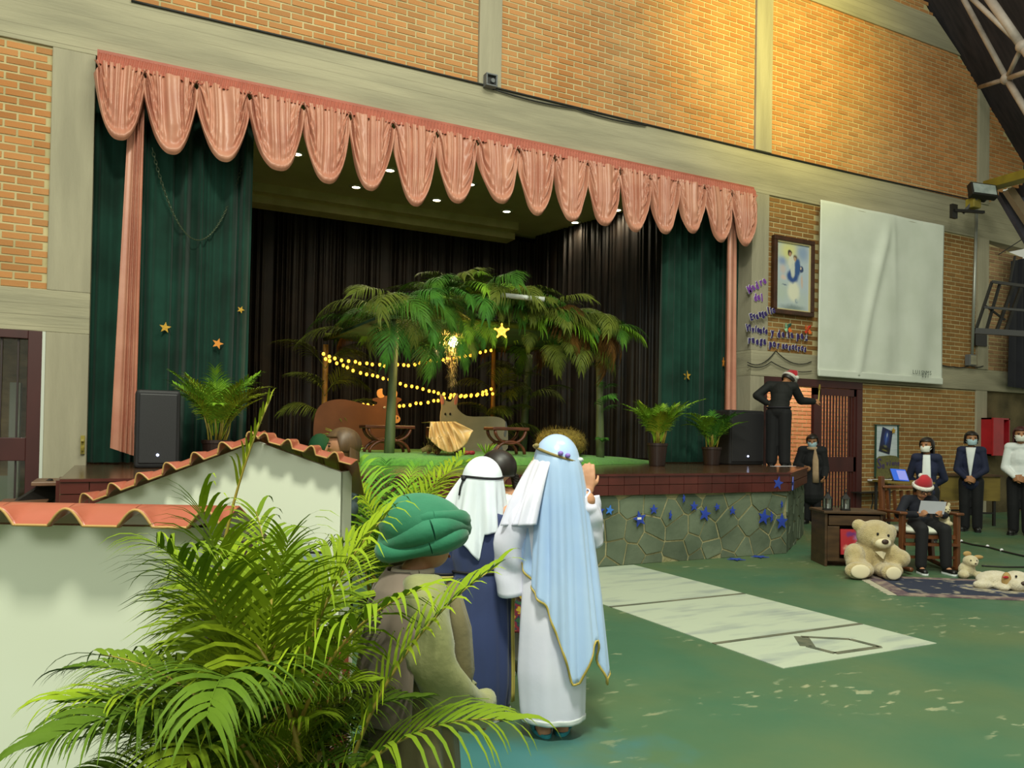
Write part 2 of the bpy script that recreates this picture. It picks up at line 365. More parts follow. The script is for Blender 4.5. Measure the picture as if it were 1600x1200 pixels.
def voronoi(L, Hh, s):
    pts = []
    nx = int(L/s); nz = max(2, int(Hh/s*1.15))
    for i in range(-1, nx+1):
        for k in range(-1, nz+1): pts.append(((i+.5+rnd.uniform(-.42, .42))*L/nx, (k+.5+(.3 if i % 2 else -.1)+rnd.uniform(-.3, .3))*Hh/nz))
    out = []
    for i, p in enumerate(pts):
        poly = [(0, 0), (L, 0), (L, Hh), (0, Hh)]
        for k, q in enumerate(pts):
            if k == i or abs(q[0]-p[0]) > 3*s or abs(q[1]-p[1]) > 3*s: continue
            mx, mz = (p[0]+q[0])/2, (p[1]+q[1])/2; dx, dz = q[0]-p[0], q[1]-p[1]; ln = math.hypot(dx, dz)
            dist = lambda v: ((v[0]-mx)*dx+(v[1]-mz)*dz)/ln+.011
            new = []
            for a in range(len(poly)):
                v, w = poly[a], poly[(a+1) % len(poly)]; dv, dw = dist(v), dist(w)
                if dv <= 0: new.append(v)
                if (dv < 0) != (dw < 0):
                    t = dv/(dv-dw); new.append((v[0]+(w[0]-v[0])*t, v[1]+(w[1]-v[1])*t))
            poly = new
            if len(poly) < 3: break
        if len(poly) >= 3:
            ar = abs(sum(poly[a][0]*poly[a-1][1]-poly[a-1][0]*poly[a][1] for a in range(len(poly))))/2
            if ar > .004: out.append(poly)
    return out
for (a, b) in ((ol[0], ol[1]), (ol[1], ol[2]), (ol[2], ol[3])):
    a = np.array(a); b = np.array(b); L_ = np.linalg.norm(b-a); d = (b-a)/L_; nrm = np.array([d[1], -d[0]])
    for poly in voronoi(L_, .755, .27):
        o = a+nrm*-.006; build('stone', MB().prism(poly, (*o, 0.004), (*d, 0), (0, 0, 1), rnd.uniform(.012, .024)), M_stone, st)
    tw = .205; n = int(L_/tw); tw = L_/n
    for r_ in range(2):
        for i in range(n):
            o = a+d*(i*tw+.003)
            build('tile', MB().prism(rect(0, tw-.006, 0, .105), (*o, .772+r_*.112), (*d, 0), (0, 0, 1), .05), M_tile, st)
    build('nosing', MB().bar((*(a+nrm*.03), .99), (*(b+nrm*.03), .99), .07, .022), M_tile, st)
# left end face, and the steps beside the stage
for k in range(3):
    mb = MB().box((-.37, 7.2+k*.2, .772), (-.34, 7.39+k*.2, .985)); build('tile', mb, M_tile, st)
M_tread = mat('brown_tile_tread', '7a5a44', '64442f', .4, 4)
M_dk = mat('black_steel', '1c1a18', None, .5)
ss = thing('side_steps', 'tiled open steps with dark steel frame beside the left end of the stage', 'steps', (-.75, 7.9, 0))
c1 = att(75, 752, 6.9); c2 = att(28, 786, 6.5)
for c, w in ((c1, .24), (c2, .3), (c2-np.array([.3, .25, .2]), .3)):
    build('tread', MB().box((c[0]-w/2, c[1]-.1, c[2]-.035), (c[0]+w/2+.05, c[1]+.5, c[2])), M_tread, ss, bevel=.006)
    build('riser_plate', MB().box((c[0]-w/2+.02, c[1]+.1, 0), (c[0]+w/2, c[1]+.13, c[2]-.035)), M_dk, ss)
build('stringer', MB().bar(c1+np.array([.05, .1, -.05]), c2+np.array([-.4, 0, -.35]), .05, .16), M_dk, ss)
# ---------------------------------------------------------------- stage house: ceiling, cornice, back walls
M_ceil = mat('olive_stage_ceiling', 'c8bc8c', 'beb282', .8, 2, world=True)
struct('ceiling', MB().box((-.4, 9.95, 5.75), (9.6, 15.4, 5.9)), M_ceil)
M_corn = mat('cream_plaster_cornice', 'cfc48a', 'bdb27a', .7, 3, world=True)
struct('trim_14', MB().box((-.2, 14.25, 5.6), (7.35, 14.9, 5.75)).box((-.2, 14.5, 5.47), (7.4, 14.9, 5.6)), M_corn)
M_dark = mat('black_plaster', '0d0c0b', None, .9)
struct('wall_back', MB().box((-.4, 15.25, 1), (9.6, 15.4, 5.8)), M_dark)
struct('wall_stage_right', MB().box((9.42, 10.15, 1), (9.55, 15.4, 5.9)), M_dark)
struct('wall_stage_left', MB().box((-.42, 10.15, 1), (-.28, 15.4, 5.9)), M_dark)
M_rim = mat('white_downlight_rim', 'd8d2b8', None, .5)
M_glow = mat('downlight_lamp', 'fff4d8', None, .5, emit='fff2d0', estr=14)
dl = [(2.51, 12.45, 'first from the left in the front row'), (4.02, 12.45, 'second from the left in the front row'), (5.47, 12.45, 'third from the left in the front row'), (8.53, 12.45, 'last on the right in the front row'),
      (3.78, 13.6, 'first from the left in the back row'), (5.30, 13.6, 'second from the left in the back row'), (6.75, 13.6, 'third from the left in the back row'), (8.30, 13.6, 'last on the right in the back row')]
for x, y, lab in dl:
    t = thing('downlight', 'round recessed stage ceiling downlight, '+lab, 'ceiling light', (x, y, 5.75), 'stage ceiling downlights')
    build('rim', MB().lathe([(.07, 5.75), (.125, 5.75), (.125, 5.735), (.07, 5.728)], (x, y, 0), 24, False), M_rim, t, smooth=True)
    build('lamp', MB().lathe([(.0, 5.733), (.07, 5.733), (.085, 5.742)], (x, y, 0), 20, True), M_glow, t)
    light('SPOT', 'downlight_beam', (x, y, 5.70), 85, (1, .86, .6), (x, y+.05, 0), .06, spot_size=R(145), spot_blend=1.0)
# ================================================================ curtains and valance
def curtain(name, P00, P10, P01, P11, n, amp, seed, m, nv=14, label=None, cat='curtain', group=None, per=9, flare=.25):
    # P00 top left, P10 top right, P01 bottom left, P11 bottom right; pleats push out across the cloth
    rnd = random.Random(seed); P00, P10, P01, P11 = (np.array(p, float) for p in (P00, P10, P01, P11))
    nu = n*per+1; u = np.linspace(0, 1, nu)
    ph = [rnd.uniform(0, 6.28) for _ in range(5)]
    ph_u = 2*PI*n*(u+.35/n*np.sin(2*PI*u*n/5.3+ph[0])+.2/n*np.sin(2*PI*u*n/2.7+ph[1]))
    d = P10-P00; nr = np.array([d[1], -d[0], 0]); nr /= np.linalg.norm(nr)
    am = amp*(.62+.38*np.sin(2*PI*u*n/4.1+ph[2]))
    G = []
    for k in range(nv):
        v = k/(nv-1); a = P00+(P01-P00)*v; b = P10+(P11-P10)*v
        base = a+(b-a)*u[:, None]
        off = am*(np.sin(ph_u+.5*math.sin(3*v+ph[3]))*(1-flare+flare*v)+.25*np.sin(ph_u*2.1+ph[4]+v*2))
        G.append(base+nr*off[:, None])
    o = build(name, MB().grid(G), m, smooth=True, origin=(P01+P11)/2)
    if label: tag(o, label, cat, group)
    return o
M_grn = mat('dark_green_velvet', '1d4236', '153026', .8, 2, sheen=.12, world=True, spec=.15)
M_blk = mat('black_stage_cloth', '221a14', '14100c', .5, 3, sheen=.0, world=True, spec=.35)
M_pink = mat('salmon_satin', 'c48a72', 'b67863', .36, 2.5, bump=.06, bscale=24, world=True, spec=.45)
M_pink2 = mat('gathered_salmon_band', 'b0604c', 'a25643', .6, 6, world=True)
curtain('stage_curtain', (-.3, 10.1, 5.6), (1.52, 10.1, 5.6), (-.3, 10.1, 1.02), (1.5, 10.1, 1.02), 13, .10, 3, M_grn, label='dark green velvet stage curtain on the left behind the tall speaker')
curtain('stage_curtain', (7.82, 10.1, 5.6), (9.4, 10.1, 5.6), (7.78, 10.1, 1.02), (9.4, 10.1, 1.02), 12, .10, 4, M_grn, label='dark green velvet stage curtain on the right behind the two potted palms')
curtain('stage_curtain', (-.25, 15.05, 5.6), (8.2, 15.05, 5.6), (-.25, 15.05, 1.02), (8.2, 15.05, 1.02), 62, .06, 5, M_blk, label='black back curtain across the rear of the stage')
curtain('stage_curtain', (8.15, 15.0, 5.74), (9.15, 10.5, 5.74), (8.15, 15.0, 1.02), (9.15, 10.5, 1.02), 34, .05, 6, M_blk, label='black side curtain running forward along the right of the stage')
curtain('drape_panel', aty(203, 190, 9.68)*[1, 1, 0]+np.array([0, .03, 5.49]), aty(226, 190, 9.68)*[1, 1, 0]+np.array([0, .03, 5.49]), aty(172, 700, 9.68), aty(211, 713, 9.68), 4, .045, 7, M_pink, label='long salmon satin drape hanging at the left end of the stage opening')
curtain('drape_panel', aty(1138, 360, 9.68)*[1, 1, 0]+np.array([0, .03, 5.49]), aty(1153, 360, 9.68)*[1, 1, 0]+np.array([0, .03, 5.49]), aty(1133, 640, 9.68), aty(1151, 641, 9.68), 3, .04, 8, M_pink, label='long salmon satin drape hanging at the right end of the stage opening')
VB = [152, 226, 306, 389, 472, 545, 612, 680, 742, 806, 863, 914, 965, 1011, 1055, 1096, 1139, 1177]
VD = [(195, 228), (264, 248), (350, 260), (432, 273), (508, 293), (575, 304), (652, 329), (708, 323), (775, 323), (840, 343), (887, 351), (935, 357), (985, 367), (1032, 370), (1075, 369), (1120, 383), (1158, 389)]
VY = 9.62; zt = 5.47
def vx(px):  # X of a boundary, measured along the valance line
    return aty(px, 90+(px-152)*.2055, VY)[0]
va = thing('stage_valance', 'swagged salmon satin valance across the top of the stage opening', 'valance', (4.5, VY, 5.47))
u = np.linspace(0, 1, 900); xs = vx(152)+(vx(1177)-vx(152))*u
G = [np.stack([xs, VY-.03-.018*np.sin(u*2*PI*210+k)-.01*k, np.full(900, zt-.14*k/4)], 1) for k in range(5)]
build('header_band', MB().grid(G), M_pink2, va, smooth=True)
build('track', MB().box((xs[0], 9.6, 5.47), (xs[-1], 9.765, 5.505)), M_pink2, va)
rnd = random.Random(11)
for i in range(17):
    xa, xb = vx(VB[i])-.03, vx(VB[i+1])+.03; D = zt-.11-aty(*VD[i], VY)[2]; w = xb-xa
    nu, nv = 70, 44; U = np.linspace(0, 1, nu); sk = rnd.uniform(-.05, .05); npl = rnd.choice((4, 5, 6)); ph = rnd.uniform(0, 6); pw = rnd.uniform(2.2, 2.6); ph2 = rnd.uniform(0, 6)
    G = []
    for k in range(nv):
        v = k/(nv-1); s = 2*U-1
        drop = .16+(D-.16)*(1-np.abs(s)**pw)
        e = (1-v)*drop; side = np.abs(s)
        z = zt-.10-v*drop
        nar = .17*math.sin(PI*min(1, v*1.05))
        x = xa+w*(U+sk*np.sin(PI*U)*v-nar*.5*s*side)
        wob = U*npl+.22*np.sin(2*PI*U*1.7+ph2)+.06*np.sin(4*v+ph)
        pl = np.abs(np.sin(PI*wob+ph))**.8
        pleat = .055*pl*np.clip((1-side)*2.4, 0, 1)*np.clip((e-.08)/.25, .0, 1)+.012*np.sin(2*PI*wob*2.3+ph2)*np.clip(e/.2, 0, 1)
        hem = .075*np.exp(-((e-.05)/.05)**2)+.05*np.exp(-((e-.19)/.04)**2)*np.clip(side*1.6-.1, 0, 1)+.045*np.exp(-((e-.33)/.04)**2)*np.clip(side*1.8-.5, 0, 1)
        swag = .03*np.sin(e*34+side*7+ph)*np.clip(side*2-.6, 0, 1)*(v**.5)
        y = VY-.03-.07*np.sin(PI*U)*v**.6-pleat-hem-swag
        G.append(np.stack([x, y, z], 1))
    build('swag', MB().grid(G), M_pink, va, smooth=True)
# hanging chain on the left curtain
M_chain = mat('dull_brass_chain', '5f6a54', None, .4, metal=.6)
a, b = att(238, 232, 9.0), att(381, 250, 9.7); mb = MB(); n = 90
pts = [a+(b-a)*t+np.array([0, 0, -1.02*(1-(2*t-1)**2)]) for t in np.linspace(0, 1, n+1)]
for i in range(n):
    c = (pts[i]+pts[i+1])/2; d = pts[i+1]-pts[i]; x, y, z = frame_of(d); y = y if i % 2 else x; L_ = np.linalg.norm(d)*.72
    an = np.linspace(0, 2*PI, 8, endpoint=False)
    ring = [c+z*L_*math.cos(t)+y*L_*.5*math.sin(t) for t in an]
    mb.tube(ring+[ring[0]], .004, 4, False)
tag(build('hanging_chain', mb, M_chain), 'thin chain hung in a loop in front of the left green curtain', 'chain')
# ================================================================ doors
M_door = mat('burgundy_painted_wood', '4a2220', '3d1b1a', .45, 3, stretch=(1, 1, .3), spec=.4)
dx0, dx1, dm = 9.68, 12.05, aty(1271, 650, WY)[0]
d1 = struct('door_1', MB().box((dx0, WY-.03, 2.33), (dx1, WY+.15, 2.46)).box((dx1-.14, WY-.03, 0), (dx1, WY+.15, 2.33)).box((dx0, WY-.03, 0), (dx0+.06, WY+.15, 2.33)), M_door, bevel=.006)
build('door_leaf', MB().box((dm, WY-.01, 0), (dm+.16, WY+.05, 2.32)).box((dx1-.2, WY-.01, 0), (dx1-.14, WY+.05, 2.32)).box((dm, WY-.01, 2.2), (dx1-.14, WY+.05, 2.32)).box((dm, WY-.01, .86), (dx1-.14, WY+.05, 1.12)).box((dm, WY-.01, 0), (dx1-.14, WY+.05, .12)), M_door, d1)
ns = 11
for i in range(ns):
    x = dm+.16+(dx1-.36-dm)*(i+.5)/ns
    for z0, z1 in ((.12, .86), (1.12, 2.2)): build('slat', MB().box((x-.02, WY+.01, z0), (x+.02, WY+.02, z1)), M_door, d1)
lf = build('open_leaf', MB().box((dx0+.07, WY+.16, 0), (dx0+.11, WY+.26, 2.3)).box((dx0+.07, WY+1.0, 0), (dx0+.11, WY+1.1, 2.3)).box((dx0+.07, WY+.16, 2.2), (dx0+.11, WY+1.1, 2.3)).box((dx0+.07, WY+.16, 0), (dx0+.11, WY+1.1, .3)), M_door, d1)
M_out = mat('sunny_orange_brick', 'd99a72', 'c9825a', .85, 1.2, 4, .2, 30, island=.12, world=True)
o = struct('wall_courtyard', MB().box((9.5, 12.0, 0), (15.4, 12.2, 4.2)), M_mort); brickwork(o, 9.5, 15.4, 0, 4.0, 12.0, M_out, most=200)
light('AREA', 'courtyard_daylight', (11.8, 10.7, 5.2), 330, (1, .92, .78), (11.5, 12.1, 1.0), 3.0, 1.0)
# left door: panes between burgundy rails
e0, e1 = aty(46, 600, WY)[0]-.02, -.66; zr = [aty(50, y, WY)[2] for y in (530, 684, 720)]
xl = -2.1
d2 = struct('door_2', MB().box((e0, WY-.03, 0), (e1, WY+.1, 2.43)).box((xl-.2, WY-.03, zr[0]), (e0, WY+.1, 2.43)).box((xl-.2, WY-.03, zr[2]), (e0, WY+.1, zr[1])).box((xl-.2, WY-.03, 0), (xl, WY+.1, zr[0])).box((xl, WY-.03, 0), (e0, WY+.1, .15)), M_door, bevel=.006)
build('jamb_strip', MB().box((e1, WY-.02, 0), (-.63, WY+.1, 2.43)), mat('white_jamb', 'c9ccc0', None, .6), d2)
M_bar = mat('dark_window_bar', '2b1715', None, .5)
for i in range(7):
    x = e0-.09-.15*i
    for z0, z1 in ((.15, zr[2]), (zr[1], zr[0])): build('bar', MB().box((x-.009, WY+.02, z0), (x+.009, WY+.04, z1)), M_bar, d2)
M_glass = mat('door_glass', 'ffffff', None, .05, trans=1.0)
for z0, z1 in ((.15, zr[2]), (zr[1], zr[0])): build('pane', MB().box((xl, WY+.05, z0), (e0, WY+.056, z1)), M_glass, d2)
M_room = mat('dim_stone_lobby_wall', 'a08658', '6f5d36', .9, 3, 6, .5, 8, world=True, stretch=(1, 1, 2.5))
o = struct('wall_lobby', MB().box((-4.5, 11.6, 0), (-.45, 11.8, 3)), M_room)
build('white_post', MB().box((-1.09, 11.3, 0), (-.98, 11.5, 1.95)), mat('white_post_paint', 'b9beae', None, .6), o)
build('lower_wall_panel', MB().box((-4.5, 11.5, 0), (-1.1, 11.6, .8)), mat('white_wall_panel', 'aab09c', None, .7), o)
build('lintel_board', MB().box((-4.5, 11.2, 2.55), (-.5, 11.3, 2.85)), mat('ochre_board', 'a8824a', None, .7), o)
# ================================================================ painting, banner, letters
M_frame = mat('dark_walnut_frame', '4a2a18', '38200f', .4, 8, stretch=(1, 1, 1))
M_gilt = mat('cream_gilt_slip', 'c7b98a', None, .5)
pxl, pxr, pzb, pzt = 9.80, 10.74, 3.52, 4.83; py = WY-.05
pn = thing('framed_painting', 'tall framed painting of a blue robed figure on clouds beside the white banner', 'painting', ((pxl+pxr)/2, py, pzb))
def frame(x0, x1, z0, z1, w, y0, y1):
    return MB().box((x0, y0, z0), (x1, y1, z0+w)).box((x0, y0, z1-w), (x1, y1, z1)).box((x0, y0, z0+w), (x0+w, y1, z1-w)).box((x1-w, y0, z0+w), (x1, y1, z1-w))
build('frame', frame(pxl, pxr, pzb, pzt, .075, py-.05, py+.03), M_frame, pn, bevel=.008)
build('slip', frame(pxl+.075, pxr-.075, pzb+.075, pzt-.075, .022, py-.025, py+.02), M_gilt, pn)
def blob_material(name, bg, blobs, rough=.5, grain=.03):
    m = bpy.data.materials.new(name); m.use_nodes = True; nt = m.node_tree; N = nt.nodes; L = nt.links; b = N['Principled BSDF']; b.inputs['Roughness'].default_value = rough
    tc = N.new('ShaderNodeTexCoord'); nz = N.new('ShaderNodeTexNoise'); nz.inputs['Scale'].default_value = 9; L.new(tc.outputs['UV'], nz.inputs['Vector'])
    va_ = N.new('ShaderNodeVectorMath'); va_.operation = 'MULTIPLY_ADD'; L.new(nz.outputs['Color'], va_.inputs[0]); va_.inputs[1].default_value = (grain*2, grain*2, 0); L.new(tc.outputs['UV'], va_.inputs[2])
    rgb = N.new('ShaderNodeRGB'); rgb.outputs[0].default_value = (*lin(bg), 1); cur = rgb.outputs[0]
    for (cx, cy, rx, ry, col, soft) in blobs:
        mp = N.new('ShaderNodeMapping'); mp.vector_type = 'TEXTURE'; mp.inputs['Location'].default_value = (cx+grain, 1-cy+grain, 0); mp.inputs['Scale'].default_value = (rx, ry, 1); L.new(va_.outputs[0], mp.inputs['Vector'])
        ln = N.new('ShaderNodeVectorMath'); ln.operation = 'LENGTH'; L.new(mp.outputs[0], ln.inputs[0])
        mr = N.new('ShaderNodeMapRange'); mr.interpolation_type = 'SMOOTHSTEP'; mr.inputs[1].default_value = 1; mr.inputs[2].default_value = 1-soft; L.new(ln.outputs['Value'], mr.inputs[0])
        mx = N.new('ShaderNodeMix'); mx.data_type = 'RGBA'; L.new(mr.outputs[0], mx.inputs['Factor']); L.new(cur, mx.inputs['A']); mx.inputs['B'].default_value = (*lin(col), 1); cur = mx.outputs['Result']
    L.new(cur, b.inputs['Base Color']); return m
def uvquad(name, pts, m, parent, th=.004):
    pts = np.array(pts, float); n = np.cross(pts[1]-pts[0], pts[3]-pts[0]); n /= np.linalg.norm(n)
    mb = MB().add(np.concatenate([pts, pts-n*th]), [(0, 1, 2, 3), (7, 6, 5, 4), (0, 4, 5, 1), (1, 5, 6, 2), (2, 6, 7, 3), (3, 7, 4, 0)])
    o = build(name, mb, m, parent); uv = o.data.uv_layers.new(); c = [(0, 0), (1, 0), (1, 1), (0, 1)]
    for p in o.data.polygons:
        for li in p.loop_indices: uv.data[li].uv = c[o.data.loops[li].vertex_index % 4]
    return o
M_pic = blob_material('cloudy_oil_painting', 'b6c2cc', [(.38, .12, .5, .28, 'd8d48e', .9), (.8, .12, .3, .2, '8fa2bf', .9), (.15, .75, .5, .3, 'b7c3b8', .9), (.7, .85, .5, .25, 'b9c4c0', .9), (.5, .97, .6, .08, '7f8d8c', .9),
    (.2, .4, .14, .12, 'c9bcb8', .8), (.22, .52, .12, .05, 'd8c0b6', .7), (.18, .28, .2, .1, '8c9dbd', .9), (.53, .72, .25, .2, 'e2e0c8', .55), (.46, .28, .13, .15, 'd9d6c4', .5), (.5, .49, .22, .13, '2f4f8c', .45), (.64, .35, .12, .17, '35578f', .45), (.5, .40, .09, .14, 'cfd0c4', .5),
    (.76, .37, .08, .06, '39486f', .4), (.74, .36, .03, .03, 'c8b4a8', .4), (.78, .56, .05, .14, 'cdb5a8', .6), (.41, .145, .08, .06, '4d3a2c', .4), (.42, .165, .045, .04, 'b58c6c', .4), (.57, .21, .09, .06, '6b5646', .6), (.56, .23, .05, .04, 'c19f80', .5), (.25, .63, .1, .02, '6d7c8e', .8), (.62, .86, .06, .05, '7f8fa0', .8), (.63, .85, .035, .03, 'b9c4c0', .6)])
uvquad('canvas', [(pxl+.09, py, pzb+.09), (pxr-.09, py, pzb+.09), (pxr-.09, py, pzt-.09), (pxl+.09, py, pzt-.09)], M_pic, pn)
# white banner with pulled folds
M_ban = mat('white_banner_cloth', 'dee2d6', 'd4d9cb', .85, 2, world=True)
bx0, bx1, bz0, bz1 = 10.81, 14.12, 2.535, 5.53; nu, nv = 90, 60; G = []
for k in range(nv):
    v = k/(nv-1); U = np.linspace(0, 1, nu); X = bx0+(bx1-bx0)*U-.03*v
    top = bz1+.02-.02*np.cos(2*PI*2*U)*0; z = top+(bz0-top)*v+.02*np.sin(2*PI*U)*(v > .98)
    d = (U-.54)+.30*v*(1-.2*v); f = .07*np.exp(-(d/.035)**2)*(1-v*.5)*min(1, v*5)
    d2 = (U-.56)-.06*v; f += .03*np.exp(-(d2/.02)**2)*np.exp(-v*3)*min(1, v*8)
    f += .03*np.sin(U*22+1.5*v+2)*v*(U > .3)*np.clip((U-.3)*4, 0, 1)+.012*np.sin(U*15)*(1-v)
    G.append(np.stack([X, WY-.14-f, z], 1))
ban = build('wall_banner', MB().grid(G), M_ban, smooth=True, origin=((bx0+bx1)/2, WY-.1, bz0), solid=.006)
tag(ban, 'large plain white cloth banner hung on the brick wall right of the painting', 'banner')
build('top_rod', MB().tube([(bx0+.01, WY-.115, bz1-.03), (bx1-.01, WY-.115, bz1-.03)], .018, 8), M_conc, ban)
build('bottom_hem', MB().box((bx0-.03, WY-.175, bz0-.03), (bx1-.03, WY-.135, bz0+.10)), M_ban, ban, bevel=.02)
FONT = {}
def glyph(ch, extr, off=0.):
    k = (ch, extr, off)
    if k not in FONT:
        cu = bpy.data.curves.new('g', 'FONT'); cu.body = ch; cu.size = 1; cu.extrude = extr; cu.offset = off; cu.align_x = 'CENTER'; cu.resolution_u = 2
        o = bpy.data.objects.new('g', cu); COL.objects.link(o); dg = bpy.context.evaluated_depsgraph_get()
        me = bpy.data.meshes.new_from_object(o.evaluated_get(dg)); bpy.data.objects.remove(o); bpy.data.curves.remove(cu); me.materials.clear(); FONT[k] = me
    return FONT[k]
def letter(ch, parent, p, size, m, rot=0., extr=.03, off=0., wx=1.):
    src = glyph(ch, extr, off); key = (ch, extr, off, m.name)
    if key not in FONT:
        me = src.copy(); me.name = 'letter'; me.materials.clear(); me.materials.append(m); FONT[key] = me
    M = Matrix.Translation(Vector([float(v) for v in np.array(p)-worldloc(parent)])) @ Matrix.Rotation(-rot, 4, 'Y') @ Matrix.Rotation(PI/2, 4, 'X') @ Matrix.Diagonal((size*wx, size, size, 1))
    return share('letter', FONT[key], parent, M)
M_vio = mat('violet_foam_letter', '7a3fa0', None, .6); M_ind = mat('indigo_foam_letter', '2e1f63', None, .6); M_whb = mat('white_letter_backing', 'e2dfe4', None, .7)
words_ = [('Madre', (1173, 457), (1196, 443), M_vio, 'on the grey column left of the painting'), ('del', (1181, 470), (1191, 469), M_vio, 'on the grey column below the word Madre'), ('Evangelio', (1175, 500), (1210, 488), M_ind, 'crossing the lower left corner of the painting frame'),
          ('Viviente', (1168, 517), (1197, 521), M_ind, 'on the grey column below the painting'), ('y', (1207, 524), (1207, 524), M_ind, 'on the brick below the painting'), ('de', (1217, 527), (1224, 527.5), M_ind, 'on the brick under the painting'),
          ('la', (1232, 528), (1238, 528.5), M_ind, 'on the brick under the two pinwheels'), ('paz', (1247, 529), (1260, 530.5), M_ind, 'on the brick under the red pinwheel'), ('ruega', (1171, 536), (1195, 538), M_ind, 'at the foot of the grey column'),
          ('por', (1204, 542), (1216, 543), M_ind, 'above the sagging wires'), ('nosotros', (1224, 544.5), (1258, 549), M_ind, 'on the lowest brick course by the banner')]
for w, a, b, m, lab in words_:
    dw = .13 if w == 'Evangelio' else .042; A = aty(*a, WY-dw); B = aty(*b, WY-dw); t = thing('paper_word', 'cut paper letters spelling %s %s' % (w, lab), 'lettering', A, 'purple paper words by the painting')
    rot = math.atan2(B[2]-A[2], B[0]-A[0]) if len(w) > 1 else 0.
    for i, ch in enumerate(w):
        p = A+(B-A)*(i/max(len(w)-1, 1)); p = p+np.array([0, 0, .012*math.sin(i*2.3)]); s = .15 if len(w) > 5 else .165
        l = letter(ch, t, p, s, m, rot+.1*math.sin(i*1.7), .03, .05, .66)
        letter(ch, t, p+np.array([0, .010, 0]), s, M_whb, rot+.1*math.sin(i*1.7), .02, .085, .66).name = 'backing'
M_ink = mat('faded_black_ink', '3b4a40', None, .8)
for k, (txt, x, y, s) in enumerate((('LUIS', 1432, 584.5, .11), ('NMS', 1449.5, 585.7, .11), ('001', 1446, 590, .10))):
    p = aty(x, y, WY-.22)
    for i, ch in enumerate(txt): letter(ch, ban, p+np.array([(i-1)*s*.74, 0, 0]), s, M_ink, 0, .005)
# pinwheels
def pinwheel(px, cols, label):
    c = aty(*px, WY-.07); t = thing('pinwheel', label, 'pinwheel', c, 'paper pinwheels')
    for i in range(4):
        a = i*PI/2+.4; q = [np.array([math.cos(a+d)*r_, 0, math.sin(a+d)*r_]) for d, r_ in ((0, 0), (0, .085), (.5, .10), (1.2, .06))]
        q = [c+v+np.array([0, -.035 if j == 2 else -.01, 0]) for j, v in enumerate(q)]
        build('vane', MB().add(q, [(0, 1, 2), (0, 2, 3)]), cols[i % len(cols)], t, solid=.003)
    build('hub', MB().ell(c-np.array([0, .02, 0]), .014), cols[0], t)
    build('stick', MB().tube([c+np.array([0, .01, 0]), c+np.array([.0, .01, -.16])], .005, 6), M_whb, t)
M_red = mat('red_foil', 'c23a22', None, .4); M_or = mat('orange_foil', 'e06a28', None, .4); M_gn = mat('dark_green_foil', '24564a', None, .4); M_mint = mat('mint_paper', '8fc49a', None, .6)
pinwheel((1230, 512), [M_gn, M_mint, M_mint, M_or], 'green and orange paper pinwheel on the brick under the painting')
pinwheel((1261, 515), [M_red, M_or, M_red, M_or], 'red foil pinwheel on the brick next to the banner edge')
# wires on the lintel, cable along the beam, conduit, boxes
M_wire = mat('black_cable', '1f201c', None, .6)
def cable(name, pts, r, label, m=None, sag=0.):
    q = []
    for i in range(len(pts)-1):
        for t in np.linspace(0, 1, 8, endpoint=False): q.append(pts[i]+(pts[i+1]-pts[i])*t+np.array([0, 0, -sag*4*t*(1-t)]))
    q.append(pts[-1]); return tag(build(name, MB().tube(q, r, 6), m or M_wire, smooth=True), label, 'cable')
cable('wall_cable', [aty(x, y, WY-.06) for x, y in ((1168, 566), (1212, 548), (1268, 565))], .008, 'sagging black wire from the foot of the column to the banner', sag=.12)
cable('wall_cable', [aty(x, y, WY-.07) for x, y in ((1168, 570), (1205, 565), (1268, 580))], .008, 'lower sagging black wire on the lintel under the words', sag=.07)
cable('wall_cable', [aty(x, y, WY-.035) for x, y in ((205, 1), (480, 66), (745, 130), (1000, 192), (1205, 241), (1360, 277), (1518, 312))], .014, 'dark cable running along the top edge of the long concrete beam')
cable('wall_cable', [aty(x, y, WY-.05) for x, y in ((770, 139), (900, 170), (1010, 196))], .012, 'short slack cable right of the small box on the column', sag=.03)
cable('wall_cable', [aty(x, y, WY-.06) for x, y in ((1462, 566), (1490, 573), (1515, 571), (1536, 572))], .012, 'black cable from the banner edge to the grey junction box', sag=.03)
M_box = mat('grey_box_plastic', '66686a', None, .5)
c = aty(766, 127, WY-.08); t = thing('wall_sensor', 'small grey camera box on the middle column at beam height', 'sensor', c)
build('housing', frame(c[0]-.085, c[0]+.085, c[2]-.085, c[2]+.085, .02, c[1]-.06, c[1]+.06), M_box, t, bevel=.004); build('lens_plate', MB().box((c[0]-.066, c[1]-.02, c[2]-.066), (c[0]+.066, c[1]+.06, c[2]+.066)), M_dk, t); build('lens', MB().tube([c+np.array([.02, -.05, 0]), c+np.array([.02, 0, 0])], .03, 14), M_box, t)
cq = [aty(1526.5, 318, WY-.13), aty(1518.5, 562, WY-.13)]
tag(build('conduit', MB().tube(cq, .028, 10), mat('galvanised_pipe', 'a7aaa2', None, .35, metal=.5), smooth=True), 'pale metal conduit running down the right column to the junction box', 'pipe')
c = aty(1517, 562, WY-.12); t = thing('junction_box', 'grey junction box at the foot of the conduit on the right column', 'box', c)
build('box', MB().box(c-np.array([.1, .05, .12]), c+np.array([.1, .06, .1])), M_box, t, bevel=.01); build('cover', MB().box(c-np.array([.08, .065, .1]), c+np.array([.08, -.045, .08])), M_conc, t)
